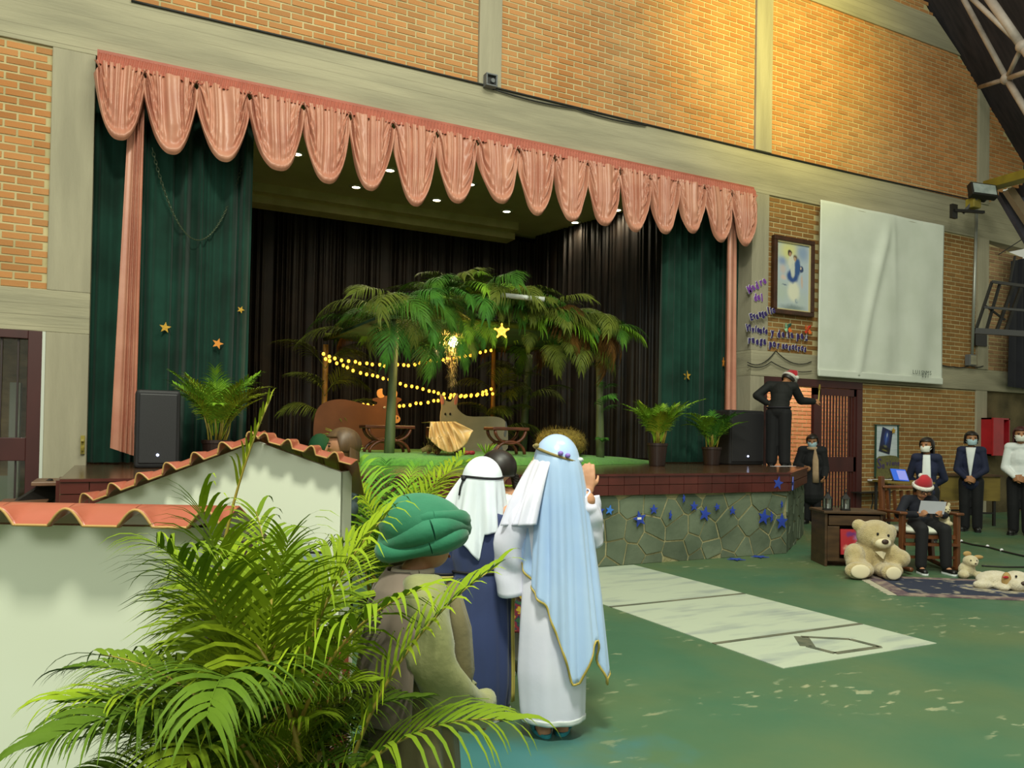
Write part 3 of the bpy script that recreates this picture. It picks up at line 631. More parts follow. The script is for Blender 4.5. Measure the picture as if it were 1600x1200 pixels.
# floodlight
c = att(1537, 297, 14.6); t = thing('floodlight', 'black stadium floodlight on a bracket at the top of the right column', 'floodlight', c)
x, y, z = np.array([.95, -.25, .1]), np.array([.3, .8, -.45]), np.array([.1, .4, .9])
Mx = Matrix.Translation(c) @ Matrix.Rotation(R(-22), 4, 'Z') @ Matrix.Rotation(R(-22), 4, 'X') @ Matrix.Rotation(R(6), 4, 'Y')
build('housing', MB().box((-.25, -.03, -.14), (.25, .1, .14), Mx), M_dk, t, bevel=.015); build('back', MB().box((-.16, .1, -.09), (.16, .24, .09), Mx), M_dk, t, bevel=.03)
build('glass', MB().box((-.215, -.04, -.105), (.215, -.028, .105), Mx), mat('floodlight_glass', 'a9b3b2', '8f9a98', .12, 8), t)
build('bracket', MB().bar(c+np.array([-.05, .1, -.13]), c+np.array([-.15, .3, -.38]), .05).bar(c+np.array([-.4, .3, -.36]), c+np.array([.25, .15, -.34]), .05).box(c+np.array([-.45, .3, -.5]), c+np.array([-.3, .36, -.24])), M_dk, t)
build('ballast', MB().box(c+np.array([-.12, .1, -.3]), c+np.array([.1, .28, -.12])), M_yel, t, bevel=.02)
# folded hoop frame and dark screen at the far right
tag(curtain('dark_screen', aty(1580, 408, 9.6), aty(1640, 395, 9.6), aty(1575, 604, 9.6), aty(1640, 612, 9.6), 5, .05, 12, mat('navy_screen_cloth', '14141f', None, .8)), 'dark navy hanging screen at the right edge beside the brick', 'screen')
hf = thing('hoop_frame', 'black steel lattice of a folded basketball backboard on the right column', 'frame', att(1560, 500, 14.4))
T = 14.3
for a, b, w in (((1524, 517), (1640, 524), .1), ((1550, 440), (1640, 452), .05), ((1537, 480), (1640, 488), .04), ((1550, 440), (1526, 512), .04), ((1562, 444), (1540, 520), .04), ((1583, 447), (1556, 520), .05), ((1595, 450), (1570, 520), .05), ((1540, 478), (1570, 500), .03), ((1560, 398), (1600, 372), .015), ((1578, 440), (1586, 400), .03)):
    build('bar', MB().bar(att(*a, T), att(*b, T-.6 if b[0] > 1600 else T), w), M_dk, hf)
build('mount_plate', MB().box(aty(1526, 540, 9.72)-np.array([.06, .02, 0]), aty(1538, 514, 9.72)+np.array([.06, .04, 0])), M_dk, hf)
# hose cabinet, poster, sign
M_redp = mat('red_enamel', 'b0202a', '9c1a24', .35, 3)
c0 = aty(1548, 712, 9.55); c1 = aty(1571, 664, 9.83)
t = thing('hose_cabinet', 'red wall fire hose cabinet with half open door at the far right', 'cabinet', (c0[0], 9.83, c0[2]))
build('body', MB().box((c0[0]+.02, 9.8, c0[2]), (c0[0]+.62, 9.84, c0[2]+.75)).box((c0[0]+.02, 9.55, c0[2]), (c0[0]+.05, 9.83, c0[2]+.75)).box((c0[0]+.02, 9.55, c0[2]), (c0[0]+.62, 9.83, c0[2]+.03)).box((c0[0]+.02, 9.55, c0[2]+.72), (c0[0]+.62, 9.83, c0[2]+.75)).box((c0[0]+.59, 9.55, c0[2]), (c0[0]+.62, 9.83, c0[2]+.75)), M_redp, t)
build('door', MB().box((c0[0]-.0, 9.5, c0[2]), (c0[0]+.34, 9.54, c0[2]+.75)), M_redp, t, bevel=.006); build('hose', MB().tube([(c0[0]+.43, 9.7, c0[2]+.2), (c0[0]+.43, 9.7, c0[2]+.5)], .05, 10), M_whb, t)
# ================================================================ things on the stage
EX = np.array([math.cos(YAW), -math.sin(YAW), 0.]); EF = np.array([math.sin(YAW), math.cos(YAW), 0.])   # across and away, level
def board(name, px, Y, th, m, parent, dy=0.):
    P = [aty(x, y, Y) for x, y in px]; poly = [(p[0], p[2]) for p in P]
    ar = sum(poly[i-1][0]*poly[i][1]-poly[i][0]*poly[i-1][1] for i in range(len(poly)))
    if ar < 0: poly = poly[::-1]
    return build(name, MB().prism(poly, (0, Y+dy, 0), (1, 0, 0), (0, 0, 1), th), m, parent)
def smoothpx(p, n=3):
    for _ in range(n):
        q = []
        for i in range(len(p)):
            a, b = p[i], p[(i+1) % len(p)]; q += [(.75*a[0]+.25*b[0], .75*a[1]+.25*b[1]), (.25*a[0]+.75*b[0], .25*a[1]+.75*b[1])]
        p = q
    return p
def circ(x, y, rx, ry, n=20, a0=0): return [(x+rx*math.cos(a0+2*PI*i/n), y+ry*math.sin(a0+2*PI*i/n)) for i in range(n)]
# ---- palm fronds
def frond_geo(L, a0, a1, nl, ll, lw, droop, seed, st=4, r=.006, start=.2, al=(62, 30), vfold=.25):
    rnd = random.Random(seed); n = 14; p = np.zeros(3); pts = [p]; tg = []
    for i in range(n):
        t = (i+.5)/n; a = R(a0+(a1-a0)*t**1.25); d = np.array([math.sin(a), .06*math.sin(seed+3*t), math.cos(a)]); tg.append(d); p = p+d*L/n; pts.append(p)
    rach = MB().tube(pts, [r*(1-.8*i/n) for i in range(n+1)], 5, ref=(0, 1, 0)); leaves = []
    for i in range(nl):
        t = start+(1-start)*(i+.5)/nl
        for sd in (-1, 1):
            tt = min(.999, t+rnd.uniform(-.01, .01)+(.5*sd*(1-start)/nl*.5)); k = tt*n; j = int(k); b = pts[j]+(pts[j+1]-pts[j])*(k-j); T = tg[min(j, n-1)]
            le = ll*(.45+.55*math.sin(PI*min(1, .12+1.02*t)))*rnd.uniform(.88, 1.1); ang = R(al[0]+(al[1]-al[0])*t+rnd.uniform(-5, 5))
            up = np.cross(T, [0, 1., 0]); up = -up if up[2] < 0 and abs(up[2]) > .3 else up
            d = math.sin(ang)*sd*np.array([0, 1., 0])+math.cos(ang)*T+vfold*up; d /= np.linalg.norm(d)
            q = b.copy(); V = []; prof = [.55, 1, .9, .6, .06] if st == 4 else [.55, 1, .92, .78, .58, .34, .04]
            w0 = np.cross(d, T); w0 = np.cross(w0, d); w0 = w0/np.linalg.norm(w0)
            for s in range(st+1):
                w = w0-d*(w0@d); w /= np.linalg.norm(w)
                hw = lw*.5*prof[s]; V += [q-w*hw, q+w*hw]
                d = d+np.array([0, 0, -droop*(.5+s)/st]); d /= np.linalg.norm(d); q = q+d*le/st
            leaves.append((np.array(V), [(2*s, 2*s+1, 2*s+3, 2*s+2) for s in range(st)]))
    return rach, leaves
def frond_mesh(m, *a, **k):
    r, lv = frond_geo(*a, **k)
    for V, F in lv: r.add(V, F)
    return mesh_of('frond', r, m, False)
def place(me, parent, p, az, scale=1., tilt=0., roll=0.):
    M = Matrix.Translation(Vector([float(v) for v in np.array(p)-worldloc(parent)])) @ Matrix.Rotation(az, 4, 'Z') @ Matrix.Rotation(tilt, 4, 'Y') @ Matrix.Rotation(roll, 4, 'X') @ Matrix.Diagonal((scale, scale, scale, 1))
    return share('frond', me, parent, M)
def leafmat(n, c, c2, r=.45): return mat(n, c, c2, r, 5, 2, spec=.06, world=True)
M_lf = leafmat('fresh_palm_leaf', '86ac30', '68962c'); M_lf2 = leafmat('deep_palm_leaf', '45762a', '345f24'); M_ly = leafmat('yellowing_palm_leaf', '9aa22c', '7c8c26'); M_lb = leafmat('dry_brown_palm_leaf', '6b4a22', '52381a', .8)
M_lo = leafmat('olive_palm_leaf', '68722c', '515c24'); M_lk = leafmat('stage_green_leaf', '4c7426', '365c20')
# ---- turf mat on the stage
M_turf = mat('artificial_turf', '66b034', '549630', .9, 30, 4, .8, 160, world=True, sheen=.2)
tz = 1.14
xs = np.linspace(2.3, 8.15, 60); G = []
for k, (dy, dz) in enumerate(((0, .002), (.02, .05), (.10, .10), (.5, .138), (1.2, .14), (3.6, .14))):
    row = []
    for i, x in enumerate(xs):
        e = np.clip((8.15-x)/2.0, 0, 1); e2 = np.clip((x-2.3)/.5, 0, 1)
        yf = 9.4+.07*math.sin(x*5)+(1-e**.8)*1.1
        row.append((x, yf+dy, 1.0+dz*min(e**.6, e2**.6)+.002))
    G.append(row)
tag(build('turf_mat', MB().grid(G), M_turf, smooth=True, origin=(5, 11, 1)), 'bright green artificial turf mat under the nativity hut on the stage', 'turf')
# ---- palm hut
hut = thing('palm_hut', 'open hut of green stems thatched with drooping palm fronds on the stage turf', 'hut', (4.9, 11.3, 1.0))
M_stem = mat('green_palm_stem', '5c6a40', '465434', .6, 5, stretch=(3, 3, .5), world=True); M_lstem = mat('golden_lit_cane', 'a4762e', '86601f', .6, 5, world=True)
pf1 = np.array([3.32, 10.1]); pf2 = np.array([6.54, 9.89]); pb1 = np.array([3.13, 12.95]); pb2 = np.array([6.75, 12.8]); pm = np.array([6.0, 12.5])
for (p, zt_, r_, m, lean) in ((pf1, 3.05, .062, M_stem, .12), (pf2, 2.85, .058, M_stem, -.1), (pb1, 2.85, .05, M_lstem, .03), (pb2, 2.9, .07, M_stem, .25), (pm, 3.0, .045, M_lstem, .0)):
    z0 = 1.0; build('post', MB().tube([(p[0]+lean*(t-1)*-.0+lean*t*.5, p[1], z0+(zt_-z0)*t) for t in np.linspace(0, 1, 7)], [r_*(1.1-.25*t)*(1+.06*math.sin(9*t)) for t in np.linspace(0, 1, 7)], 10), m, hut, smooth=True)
for a, b in ((pf1, pf2), (pb1, pb2), (pf1, pb1), (pf2, pb2)): build('beam', MB().tube([(*a, 3.0), (*b, 2.95)], .045, 8), M_lo, hut, smooth=True)
build('roof_cloth', MB().box((3.15, 10.0, 2.93), (6.5, 12.9, 2.97)), mat('green_roof_cloth', '27502f', '1d3d24', .9, 3), hut)
build('white_pole', MB().tube([att(783, 461, 10.6), att(851, 468, 10.6)], .035, 8), mat('white_pole_paint', 'c8ccc4', None, .5), hut, smooth=True)
rnd = random.Random(21)
HM = [frond_mesh(m, 1.3, 40, a1, 42, .52, .015, dr, s, vfold=.1, al=(58, 22)) for s, (m, a1, dr) in enumerate(((M_lk, 150, .7), (M_lk, 125, .5), (M_lf2, 140, .6), (M_lo, 150, .8), (M_lo, 120, .5), (M_lb, 155, .9), (M_lf, 135, .6), (M_ly, 150, .7)))]
cx, cy_ = 4.95, 11.2
def hutfrond(x, y, z, az, k, s=1., tilt=0.):
    if y < 10.02 and 4.0 < x < 5.3: s *= .62
    place(HM[k], hut, (x, y, z), az, s, tilt, rnd.uniform(-.4, .4))
for i in range(105):
    x = rnd.uniform(3.55, 6.3); y = rnd.uniform(9.95, 12.4); z = 2.86+.36*math.exp(-((x-4.75)/.9)**2)+rnd.uniform(-.12, .12)
    az = math.atan2(y-cy_+rnd.uniform(-.9, .3), x-cx)+rnd.uniform(-.5, .5)
    hutfrond(x, y, z, az, rnd.choice((0, 0, 1, 1, 2, 3, 3, 4, 4, 5, 6)), rnd.uniform(.55, .95), rnd.uniform(-.2, .45))
for i in range(34):   # front eave, hanging toward the audience
    x = 3.3+3.2*(i+.5)/34; hutfrond(x, 9.95, 3.0+.25*math.exp(-((x-4.7)/.9)**2), -PI/2+rnd.uniform(-.7, .7), rnd.choice((0, 3, 4, 3, 2)), rnd.uniform(.5, .85), rnd.uniform(.0, .8))
for i in range(8): hutfrond(pf1[0]+.05, pf1[1], 2.95, -2.4+i*.42, rnd.choice((0, 4, 3)), rnd.uniform(.75, 1.0), rnd.uniform(0, .4))
for i in range(9): hutfrond(pf2[0]-.05, pf2[1], 2.85, -2.2+i*.5, rnd.choice((0, 1, 2, 6)), rnd.uniform(.62, .85), rnd.uniform(-.2, .3))
for i in range(6): hutfrond(5.9+rnd.uniform(-.4, .4), 10.0, 2.95, -1.2+rnd.uniform(-.5, .5), 5, rnd.uniform(.55, .9), .5)
for i in range(4): hutfrond(5.15+.05*i, 9.95, 3.12, -1.9+.35*i, 7, .5, .4)
for i in range(4): hutfrond(4.3+.1*i, 9.85, 2.98, -1.9+.3*i, 6, .66, 1.0)
for i in range(12): hutfrond(rnd.uniform(4.2, 5.3), rnd.uniform(10.1, 11.2), 3.25+rnd.uniform(-.05, .1), rnd.uniform(-3.14, 3.14), rnd.choice((6, 7, 3, 4)), rnd.uniform(.45, .7), rnd.uniform(-.5, .1))
for i in range(14): hutfrond(rnd.uniform(3.2, 4.4), 9.9, rnd.uniform(2.6, 2.95), -1.7+rnd.uniform(-.6, .6), rnd.choice((3, 0, 2)), rnd.uniform(.5, .75), rnd.uniform(.5, 1.1))
for i in range(12): hutfrond(rnd.uniform(5.2, 6.3), 9.9, rnd.uniform(2.65, 2.95), -1.4+rnd.uniform(-.6, .6), rnd.choice((3, 4, 5, 3)), rnd.uniform(.5, .8), rnd.uniform(.4, 1.0))
for p, zz in ((pb1, 1.5), (pb1, 2.0), (pb1, 2.45), (pm, 1.6), (pm, 2.1), (pb2, 1.9), (pm, 1.25), (pb2, 2.4)):
    for k in range(4): hutfrond(p[0], p[1]-.05, zz, rnd.uniform(-3.6, .4), rnd.choice((3, 4)), rnd.uniform(.6, .85), -.2)
for zz in (1.28, 1.75, 2.08, 2.36):
    for k in range(3): hutfrond(pf2[0]-.02, pf2[1]-.05, zz, rnd.uniform(-2.9, .2), 2, rnd.uniform(.16, .26) if zz != 1.75 or k else .5, -.3)
# ---- cut-out ox and donkey
M_ox = mat('painted_brown_board', '6b3e22', '5f361d', .8, 4); M_tan = mat('tan_felt', 'c98f58', None, .8); M_ink2 = mat('black_paint', '1b120d', None, .6); M_wht = mat('white_paint', 'e6e0d0', None, .6)
oxY = 12.0; ox = thing('ox_cutout', 'brown painted ox cut from board standing behind the left stool', 'cutout', aty(550, 698, oxY))
build('stand', MB().box(aty(545, 690, oxY)+np.array([0, .0, -.2]), aty(552, 660, oxY)+np.array([0, .35, 0])), M_ox, ox)
bd = smoothpx([(492, 645), (500, 632), (516, 625), (534, 623.5), (550, 626.5), (566, 631), (580, 634), (588, 632), (589, 628), (581, 626.5), (581, 622.5), (591, 621), (600, 618.5), (612, 619), (626, 622), (626.5, 626), (619, 630), (620, 643), (624, 652), (622, 660), (612, 662), (608, 668), (606, 680), (603, 712), (494, 712), (489, 690), (489, 665)], 2)
build('body', MB(), M_ox, ox) if False else board('body', bd, oxY, .03, M_ox, ox)
board('horn', smoothpx([(590, 622), (587, 615), (589, 609), (597, 606.5), (596, 611), (597, 617), (600, 618.5), (597, 622)], 2), oxY, .034, M_tan, ox, -.005)
board('horn', smoothpx([(611, 619), (614, 616), (615, 610), (611, 606.5), (617, 608), (620, 614), (618, 622), (613, 622)], 2), oxY, .034, M_tan, ox, -.005)
board('muzzle', circ(617, 655, 7, 6.2), oxY, .04, M_tan, ox, -.01)
for x, y in ((614, 657), (619.5, 653)): board('nostril', circ(x, y, 1.0, 2.0, 10), oxY, .044, M_ink2, ox, -.012)
for x in (599.5, 613): board('eye', circ(x, 636.5, 1.8, 1.5, 10), oxY, .04, M_wht, ox, -.012); board('pupil', circ(x+.3, 636.7, .9, .9, 8), oxY, .044, M_ink2, ox, -.014)
M_dk2 = mat('pale_grey_board', 'b5a894', 'a59a86', .8, 3); M_pk = mat('pink_felt', 'cf7f78', None, .8); M_gr = mat('grey_felt', '77767a', None, .8)
dY = 11.7; dk = thing('donkey_cutout', 'pale grey donkey with pink ears cut from board behind the manger', 'cutout', aty(740, 700, dY))
board('body', smoothpx([(687, 617), (689, 615), (693, 621), (696, 627), (705, 628), (708, 622), (713, 614), (715, 617), (714, 630), (712, 637), (722, 647), (731, 651), (752, 651), (770, 650.5), (783, 653), (790, 660), (793, 675), (792, 715), (690, 715), (690, 672), (687, 660), (687.5, 645), (690, 636)], 2), dY, .03, M_dk2, dk)
board('inner_ear', smoothpx([(688, 619), (690, 619), (693, 628), (690, 634), (688, 628)], 2), dY, .036, M_pk, dk, -.006); board('inner_ear', smoothpx([(713, 617), (714, 620), (713, 630), (710, 634), (708, 628)], 2), dY, .036, M_pk, dk, -.006)
for x in (694.5, 702): board('eye', circ(x, 647, 1.3, 2.2, 10), dY, .036, M_ink2, dk, -.006)
board('tail', smoothpx([(788, 656), (791, 665), (790, 676), (788, 684), (785, 680), (788, 670)], 2), dY, .036, M_gr, dk, -.006); board('hoof', [(770, 690), (782, 694), (784, 702), (771, 704)], dY, .036, M_gr, dk, -.006)
build('stand', MB().box(aty(740, 712, dY), aty(750, 670, dY)+np.array([0, .35, 0])), M_dk2, dk)
# ---- stools, manger, hay
M_wood = mat('dark_red_wood', '6a3820', '4c2817', .4, 6, stretch=(1, 4, 4))
def stool(c, w, h, label):
    t = thing('folding_stool', label, 'stool', c, 'curved leg stools on the stage')
    build('seat', MB().box((c[0]-w/2, c[1]-.16, c[2]+h-.045), (c[0]+w/2, c[1]+.16, c[2]+h)), M_wood, t, bevel=.01)
    for y in (-.12, .12):
        u_ = [(c[0]+math.cos(a)*w*.42, c[1]+y, c[2]+h-.04+math.sin(a)*h*.5) for a in np.linspace(-PI, 0, 14)]
        d_ = [(c[0]+math.cos(a)*w*.40, c[1]+y, c[2]+.005+math.sin(a)*h*.46) for a in np.linspace(0, PI, 14)]
        build('curved_leg', MB().tube(u_, .022, 8, sx=1.3), M_wood, t, smooth=True); build('curved_leg', MB().tube(d_, .022, 8, sx=1.3), M_wood, t, smooth=True)
    build('stretcher', MB().tube([(c[0], c[1]-.13, c[2]+h*.46), (c[0], c[1]+.13, c[2]+h*.46)], .018, 8), M_wood, t)
for (xa, xb, yt, lab) in ((565, 645, 664, 'dark wooden stool with crossed curved legs in front of the ox'), (760, 823, 667, 'dark wooden stool with crossed curved legs in front of the donkey')):
    a = att(xa, yt, 10.9); b = att(xb, yt, 10.9); c = (a+b)/2; stool(np.array([c[0], c[1], tz]), np.linalg.norm(b-a), a[2]-tz, lab)
M_hay = mat('golden_hay', '8f7a2c', '6d5f24', .9, 14, 5, .6, 60, world=True)
def straw(n, fn, ln, rnd, w=.006):
    mb = MB()
    for _ in range(n):
        p, nr = fn(); d = np.array([rnd.gauss(0, 1), rnd.gauss(0, 1), rnd.gauss(0, .7)])+nr*.9; d /= np.linalg.norm(d); x, y, z = frame_of(d); l = ln*rnd.uniform(.5, 1.2)
        mb.add([p-x*w/2, p+x*w/2, p+d*l+x*w*.3, p+d*l-x*w*.3], [(0, 1, 2, 3)])
    return mb
a, b = att(836, 690, 11.3), att(917, 690, 11.3); c = (a+b)/2; hw = np.linalg.norm(b-a)/2; hy = thing('hay_bale', 'rounded golden green hay bale on the turf behind the blue veiled girl', 'hay bale', (c[0], c[1], tz))
hz = aty(875, 669, c[1])[2]-tz
V = MB().ell((c[0], c[1], tz+hz*.42), (hw, .3, hz*.55), 28, 16); V.xf(lambda v: np.stack([c[0]+np.sign(v[:, 0]-c[0])*hw*np.abs((v[:, 0]-c[0])/hw)**.7, v[:, 1], np.maximum(v[:, 2], tz)], 1))
build('bale', V, M_hay, hy, smooth=True)
def hp():
    th, ph = rnd.uniform(0, 2*PI), math.asin(rnd.uniform(-.4, 1)); n_ = np.array([math.cos(th)*math.cos(ph), math.sin(th)*math.cos(ph), math.sin(ph)]); x = np.sign(n_[0])*abs(n_[0])**.7
    return np.array([c[0]+x*hw*.97, c[1]+n_[1]*.29, max(tz+.01, tz+hz*.42+n_[2]*hz*.54)]), n_
build('straw', straw(1500, hp, .07, rnd), M_hay, hy, kind='stuff')
mg = att(700, 700, 10.7); mc = np.array([mg[0], mg[1], tz]); mt = thing('manger', 'small manger with a draped gold lit cloth between ox and donkey', 'manger', mc)
for s in (-1, 1):
    build('leg', MB().bar(mc+np.array([s*.22, -.12, 0]), mc+np.array([-s*.12, -.02, .34]), .04), M_wood, mt); build('leg', MB().bar(mc+np.array([s*.22, .2, 0]), mc+np.array([-s*.12, .12, .34]), .04), M_wood, mt)
build('trough', MB().box((mc[0]-.25, mc[1]-.12, tz+.2), (mc[0]+.2, mc[1]+.22, tz+.36)), M_wood, mt, bevel=.02)
M_cloth = mat('cream_gold_satin', 'd8b678', 'c9a264', .35, 3, world=True)
G = []; nu, nv = 60, 24
for k in range(nv):
    v = k/(nv-1); row = []
    for i in range(nu):
        q = i/(nu-1); th = R(178-150*q); 
        x = 672+40*q*(1-v)+v*(-2+70*q); y = 659+ (1-v)*0 + v*(26+22*math.sin(PI*min(1, q*1.05))-12*(q > .85)*(q-.85)/.15)
        yy = mc[1]-.14-.12*v-.02*math.sin(q*46+2*v+2*math.sin(q*9))*v**.6-.03*math.sin(q*17+3*v)*v-.02*math.sin(q*29-5*v)
        p = aty(x, y, yy); row.append(p)
    G.append(row)
G.insert(0, [p+np.array([0, .32, -.01]) for p in G[0]])
build('draped_cloth', MB().grid(G), M_cloth, mt, smooth=True, solid=.006)
build('hay', straw(260, lambda: (np.array([mc[0]-.2+rnd.uniform(-.15, .25), mc[1]-.1+rnd.uniform(-.1, .1), tz+rnd.uniform(.0, .25)]), np.array([0, -.3, .3])), .12, rnd), M_hay, mt, kind='stuff')
rd = att(733, 709, 10.2); t = thing('red_flower', 'small red flower cluster on the turf at the foot of the manger', 'flower', (rd[0], rd[1], tz))
for k in range(6): build('petal', MB().ell((rd[0]+.05*math.cos(k), rd[1]+.03*math.sin(k), tz+.03), (.035, .03, .028), 10, 7), mat('crimson_petal', '8f1f28', None, .6), t, smooth=True)
tf = thing('small_tuft', 'small spiky green plant right of the manger cloth', 'plant', (rd[0]+.25, rd[1], tz))
for k in range(16): 
    a = k*2.4; d = np.array([math.cos(a)*.14, math.sin(a)*.14, .16]); p = np.array([rd[0]+.25, rd[1], tz]); build('leaf', MB().add([p-EX*.008, p+EX*.008, p+d*.7+EX*.006, p+d, p+d*.7-EX*.006], [(0, 1, 2, 3, 4)]), M_lf, tf)
gm = att(500, 700, 11.6); tag(build('green_cloth_heap', MB().ell((gm[0], gm[1], tz+.05), (.17, .15, .2), 18, 10).xf(lambda v: np.maximum(v, [-99, -99, tz])), mat('dark_green_cloth', '1f5a38', None, .8), smooth=True), 'dark green rounded heap of cloth at the left end of the turf', 'cloth')
# ---- string lights, star lamp, hanging moss lamp
M_bulb = mat('warm_bulb', 'ffd060', None, .4, emit='ffb838', estr=3.0); M_hot = mat('hot_lamp', 'fff0c0', None, .4, emit='ffe6a8', estr=30)
blb = mesh_of('bulb', MB().ell((0, 0, 0), (.026, .026, .029), 10, 7), M_bulb, True)
for (pts, Y, n, lab) in (([(500, 552), (520, 560), (560, 567), (600, 571), (645, 570), (690, 562), (722, 557), (771, 547)], 12.4, 30, 'topmost string of warm globe bulbs between the hut posts'),
                         ([(502, 560), (520, 565), (552, 579), (592, 589), (620, 598), (655, 607), (690, 615), (725, 619), (748, 615), (772, 606)], 12.42, 31, 'middle string of warm globe bulbs sloping down across the hut'),
                         ([(562, 631), (585, 634), (600, 634), (630, 634), (665, 629), (700, 622), (730, 619), (773, 615)], 12.45, 24, 'lowest string of warm globe bulbs behind the ox and donkey')):
    P = np.array([aty(x, y, Y) for x, y in pts]); cum = np.r_[0, np.cumsum(np.linalg.norm(np.diff(P, axis=0), axis=1))]
    at_ = lambda s: np.array([np.interp(s*cum[-1], cum, P[:, k]) for k in range(3)])
    t = thing('string_lights', lab, 'string lights', at_(.5), 'warm bulb strings in the hut'); build('wire', MB().tube([at_(s)+np.array([0, 0, .03]) for s in np.linspace(0, 1, 30)], .005, 5), M_wire, t)
    for i in range(n): share('bulb', blb, t, loc=at_((i+.5)/n)-worldloc(t)+np.array([rnd.uniform(-.02, .02), 0, rnd.uniform(-.012, .012)]))
sp = att(784, 518, 10.4); t = thing('star_lamp', 'glowing gold star lamp hanging under the front of the hut', 'lamp', sp)
M_star = mat('gold_star_foil', 'e8b840', None, .3, emit='ffb030', estr=.55)
build('star', MB().prism(star5(.112, .40), sp, EX, (0, 0, 1), .03), M_star, t)
for i in range(10):
    r_ = .09 if i % 2 == 0 else .04; a = i*PI/5; share('bulb', blb, t, Matrix.Translation(Vector([float(v) for v in EX*r_*math.sin(a)-EF*.04+np.array([0, 0, r_*math.cos(a)])])) @ Matrix.Scale(.5, 4))
lpn = att(708, 534, 10.6); t = thing('moss_lamp', 'bright bare bulb wrapped in hanging dry moss under the hut roof', 'lamp', lpn)
build('bulb', MB().ell(lpn, (.065, .05, .075), 16, 10), M_hot, t, smooth=True); build('cord', MB().tube([lpn+np.array([0, 0, .06]), lpn+np.array([.05, .05, .5])], .008, 6), M_wire, t)
build('moss', straw(700, lambda: ((lambda k: (lpn+np.array([rnd.gauss(0, .07)*(1.1-k), .02+rnd.gauss(0, .03), .14-.72*k]), np.array([0, 0, -1.2])))(rnd.random()**1.2)), .09, rnd, .007), mat('dry_moss', 'a08a58', '7f6a3c', .9, 20), t, kind='stuff')
light('POINT', 'hut_lamp_glow', lpn-EF*.12, 55, (1, .68, .3), size=.06)
light('POINT', 'string_glow', aty(640, 590, 11.4), 40, (1, .62, .2), size=.4)
# ---- speakers
M_spk = mat('black_speaker_cabinet', '201f22', '1a191b', .6, 5); M_gri = mat('black_speaker_grille', '2a292c', '1f1e20', .5, 140)
def speaker(xl, xr, yt, Y, label):
    a = aty(xl, yt, Y); b = aty(xr, yt, Y); w = b[0]-a[0]; c = np.array([(a[0]+b[0])/2, Y+.2, 1.0]); zt_ = a[2]
    t = thing('loudspeaker', label, 'loudspeaker', c, 'stage loudspeakers')
    build('cabinet', MB().box((a[0], Y, 1.002), (b[0], Y+.42, zt_)), M_spk, t, bevel=.03); build('grille', MB().box((a[0]+.03, Y-.015, 1.05), (b[0]-.03, Y+.01, zt_-.04)), M_gri, t, bevel=.02)
    build('badge_light', MB().tube([(c[0], Y-.025, 1.14), (c[0], Y-.01, 1.14)], .014, 12), mat('blue_white_indicator', 'dfe6ff', None, .3, emit='c8d4ff', estr=4), t)
    for s in (-1, 1): build('foot', MB().lathe([(.02, 1.0), (.025, 1.003)], (c[0]+s*w*.35, Y+.05, 0), 10), M_spk, t)
    build('handle', MB().box((a[0]-.004, Y+.16, (1+zt_)/2-.06), (a[0]+.02, Y+.28, (1+zt_)/2+.06)), M_dk, t)
speaker(213, 283, 608, 8.95, 'black loudspeaker standing at the left end of the stage by the salmon drape')
speaker(1141, 1195, 640, 9.35, 'black loudspeaker standing at the right end of the stage by the palms')
# ---- potted palms
M_pot = mat('dark_brown_pot', '2c1a14', '22140f', .45, 5); M_cane = mat('yellow_palm_cane', 'a08a34', '7f7428', .5, 6, world=True)
def potted(base, ph, pr, label, nf, L, mats, seed, a0=(3, 26), a1=(45, 112), ll=.26, lw=.012, stem=.3, group='potted areca palms', nl=32, pot=True, clear=1.):
    t = thing('potted_palm', label, 'potted plant', base, group); rnd = random.Random(seed); b = np.array(base, float)
    if pot:
        build('pot', MB().lathe([(pr*.75, .0), (pr*.8, .02), (pr, ph-.04), (pr*1.07, ph-.035), (pr*1.07, ph), (pr*.92, ph), (pr*.9, ph-.03), (0.001, ph-.03)], b, 24), M_pot, t, smooth=False)
    for i in range(max(4, nf//2)):
        a = rnd.uniform(0, 6.28); r_ = pr*.7*rnd.random(); p = b+np.array([r_*math.cos(a), r_*math.sin(a), ph-.04]); q = p+np.array([math.cos(a)*.06, math.sin(a)*.06, stem*rnd.uniform(.7, 1.2)])
        build('cane', MB().tube([p, (p+q)/2+np.array([.01, 0, 0]), q], [.012, .01, .006], 6), M_cane, t, smooth=True)
    ms = [frond_mesh(m, L, rnd.uniform(*a0), rnd.uniform(*a1), nl, ll, lw, .45, seed*7+k, start=.22) for k, m in enumerate(mats*3)]
    for i in range(nf):
        a = i*2.399+rnd.uniform(-.3, .3); sc = rnd.uniform(.75, 1.08)*(clear if math.cos(a)*EF[0]+math.sin(a)*EF[1] < -.2 else 1.); place(rnd.choice(ms), t, b+np.array([math.cos(a)*pr*.35, math.sin(a)*pr*.35, ph+stem*.25*rnd.random()]), a, sc, rnd.uniform(-.1, .22)-(.15 if sc < .6 else 0))
    return t
p = aty(338, 700, 9.2); potted((p[0], 9.2, 1.0), .3, .15, 'bright green potted palm at the left of the stage beside the tall speaker', 24, .80, [M_lf, M_lf, M_ly], 3, ll=.30, a0=(2, 15), a1=(35, 92))
p = aty(1027, 700, 9.0); tq = potted((p[0], 9.0, 1.0), .33, .14, 'yellow green potted palm on the stage with one long frond to the right', 28, .62, [M_lf, M_ly, M_lf], 4, ll=.24, a0=(2, 18), a1=(40, 100))
place(frond_mesh(M_lf, .95, 22, 78, 36, .2, .012, .45, 91), tq, (p[0]+.03, 9.0, 1.34), -.25)
p = aty(1112, 700, 9.25); potted((p[0], 9.25, 1.0), .28, .14, 'sparser green potted palm on the stage next to the right speaker', 15, .62, [M_lf, M_lf, M_lf2], 5, ll=.24, a0=(3, 20), a1=(45, 105))
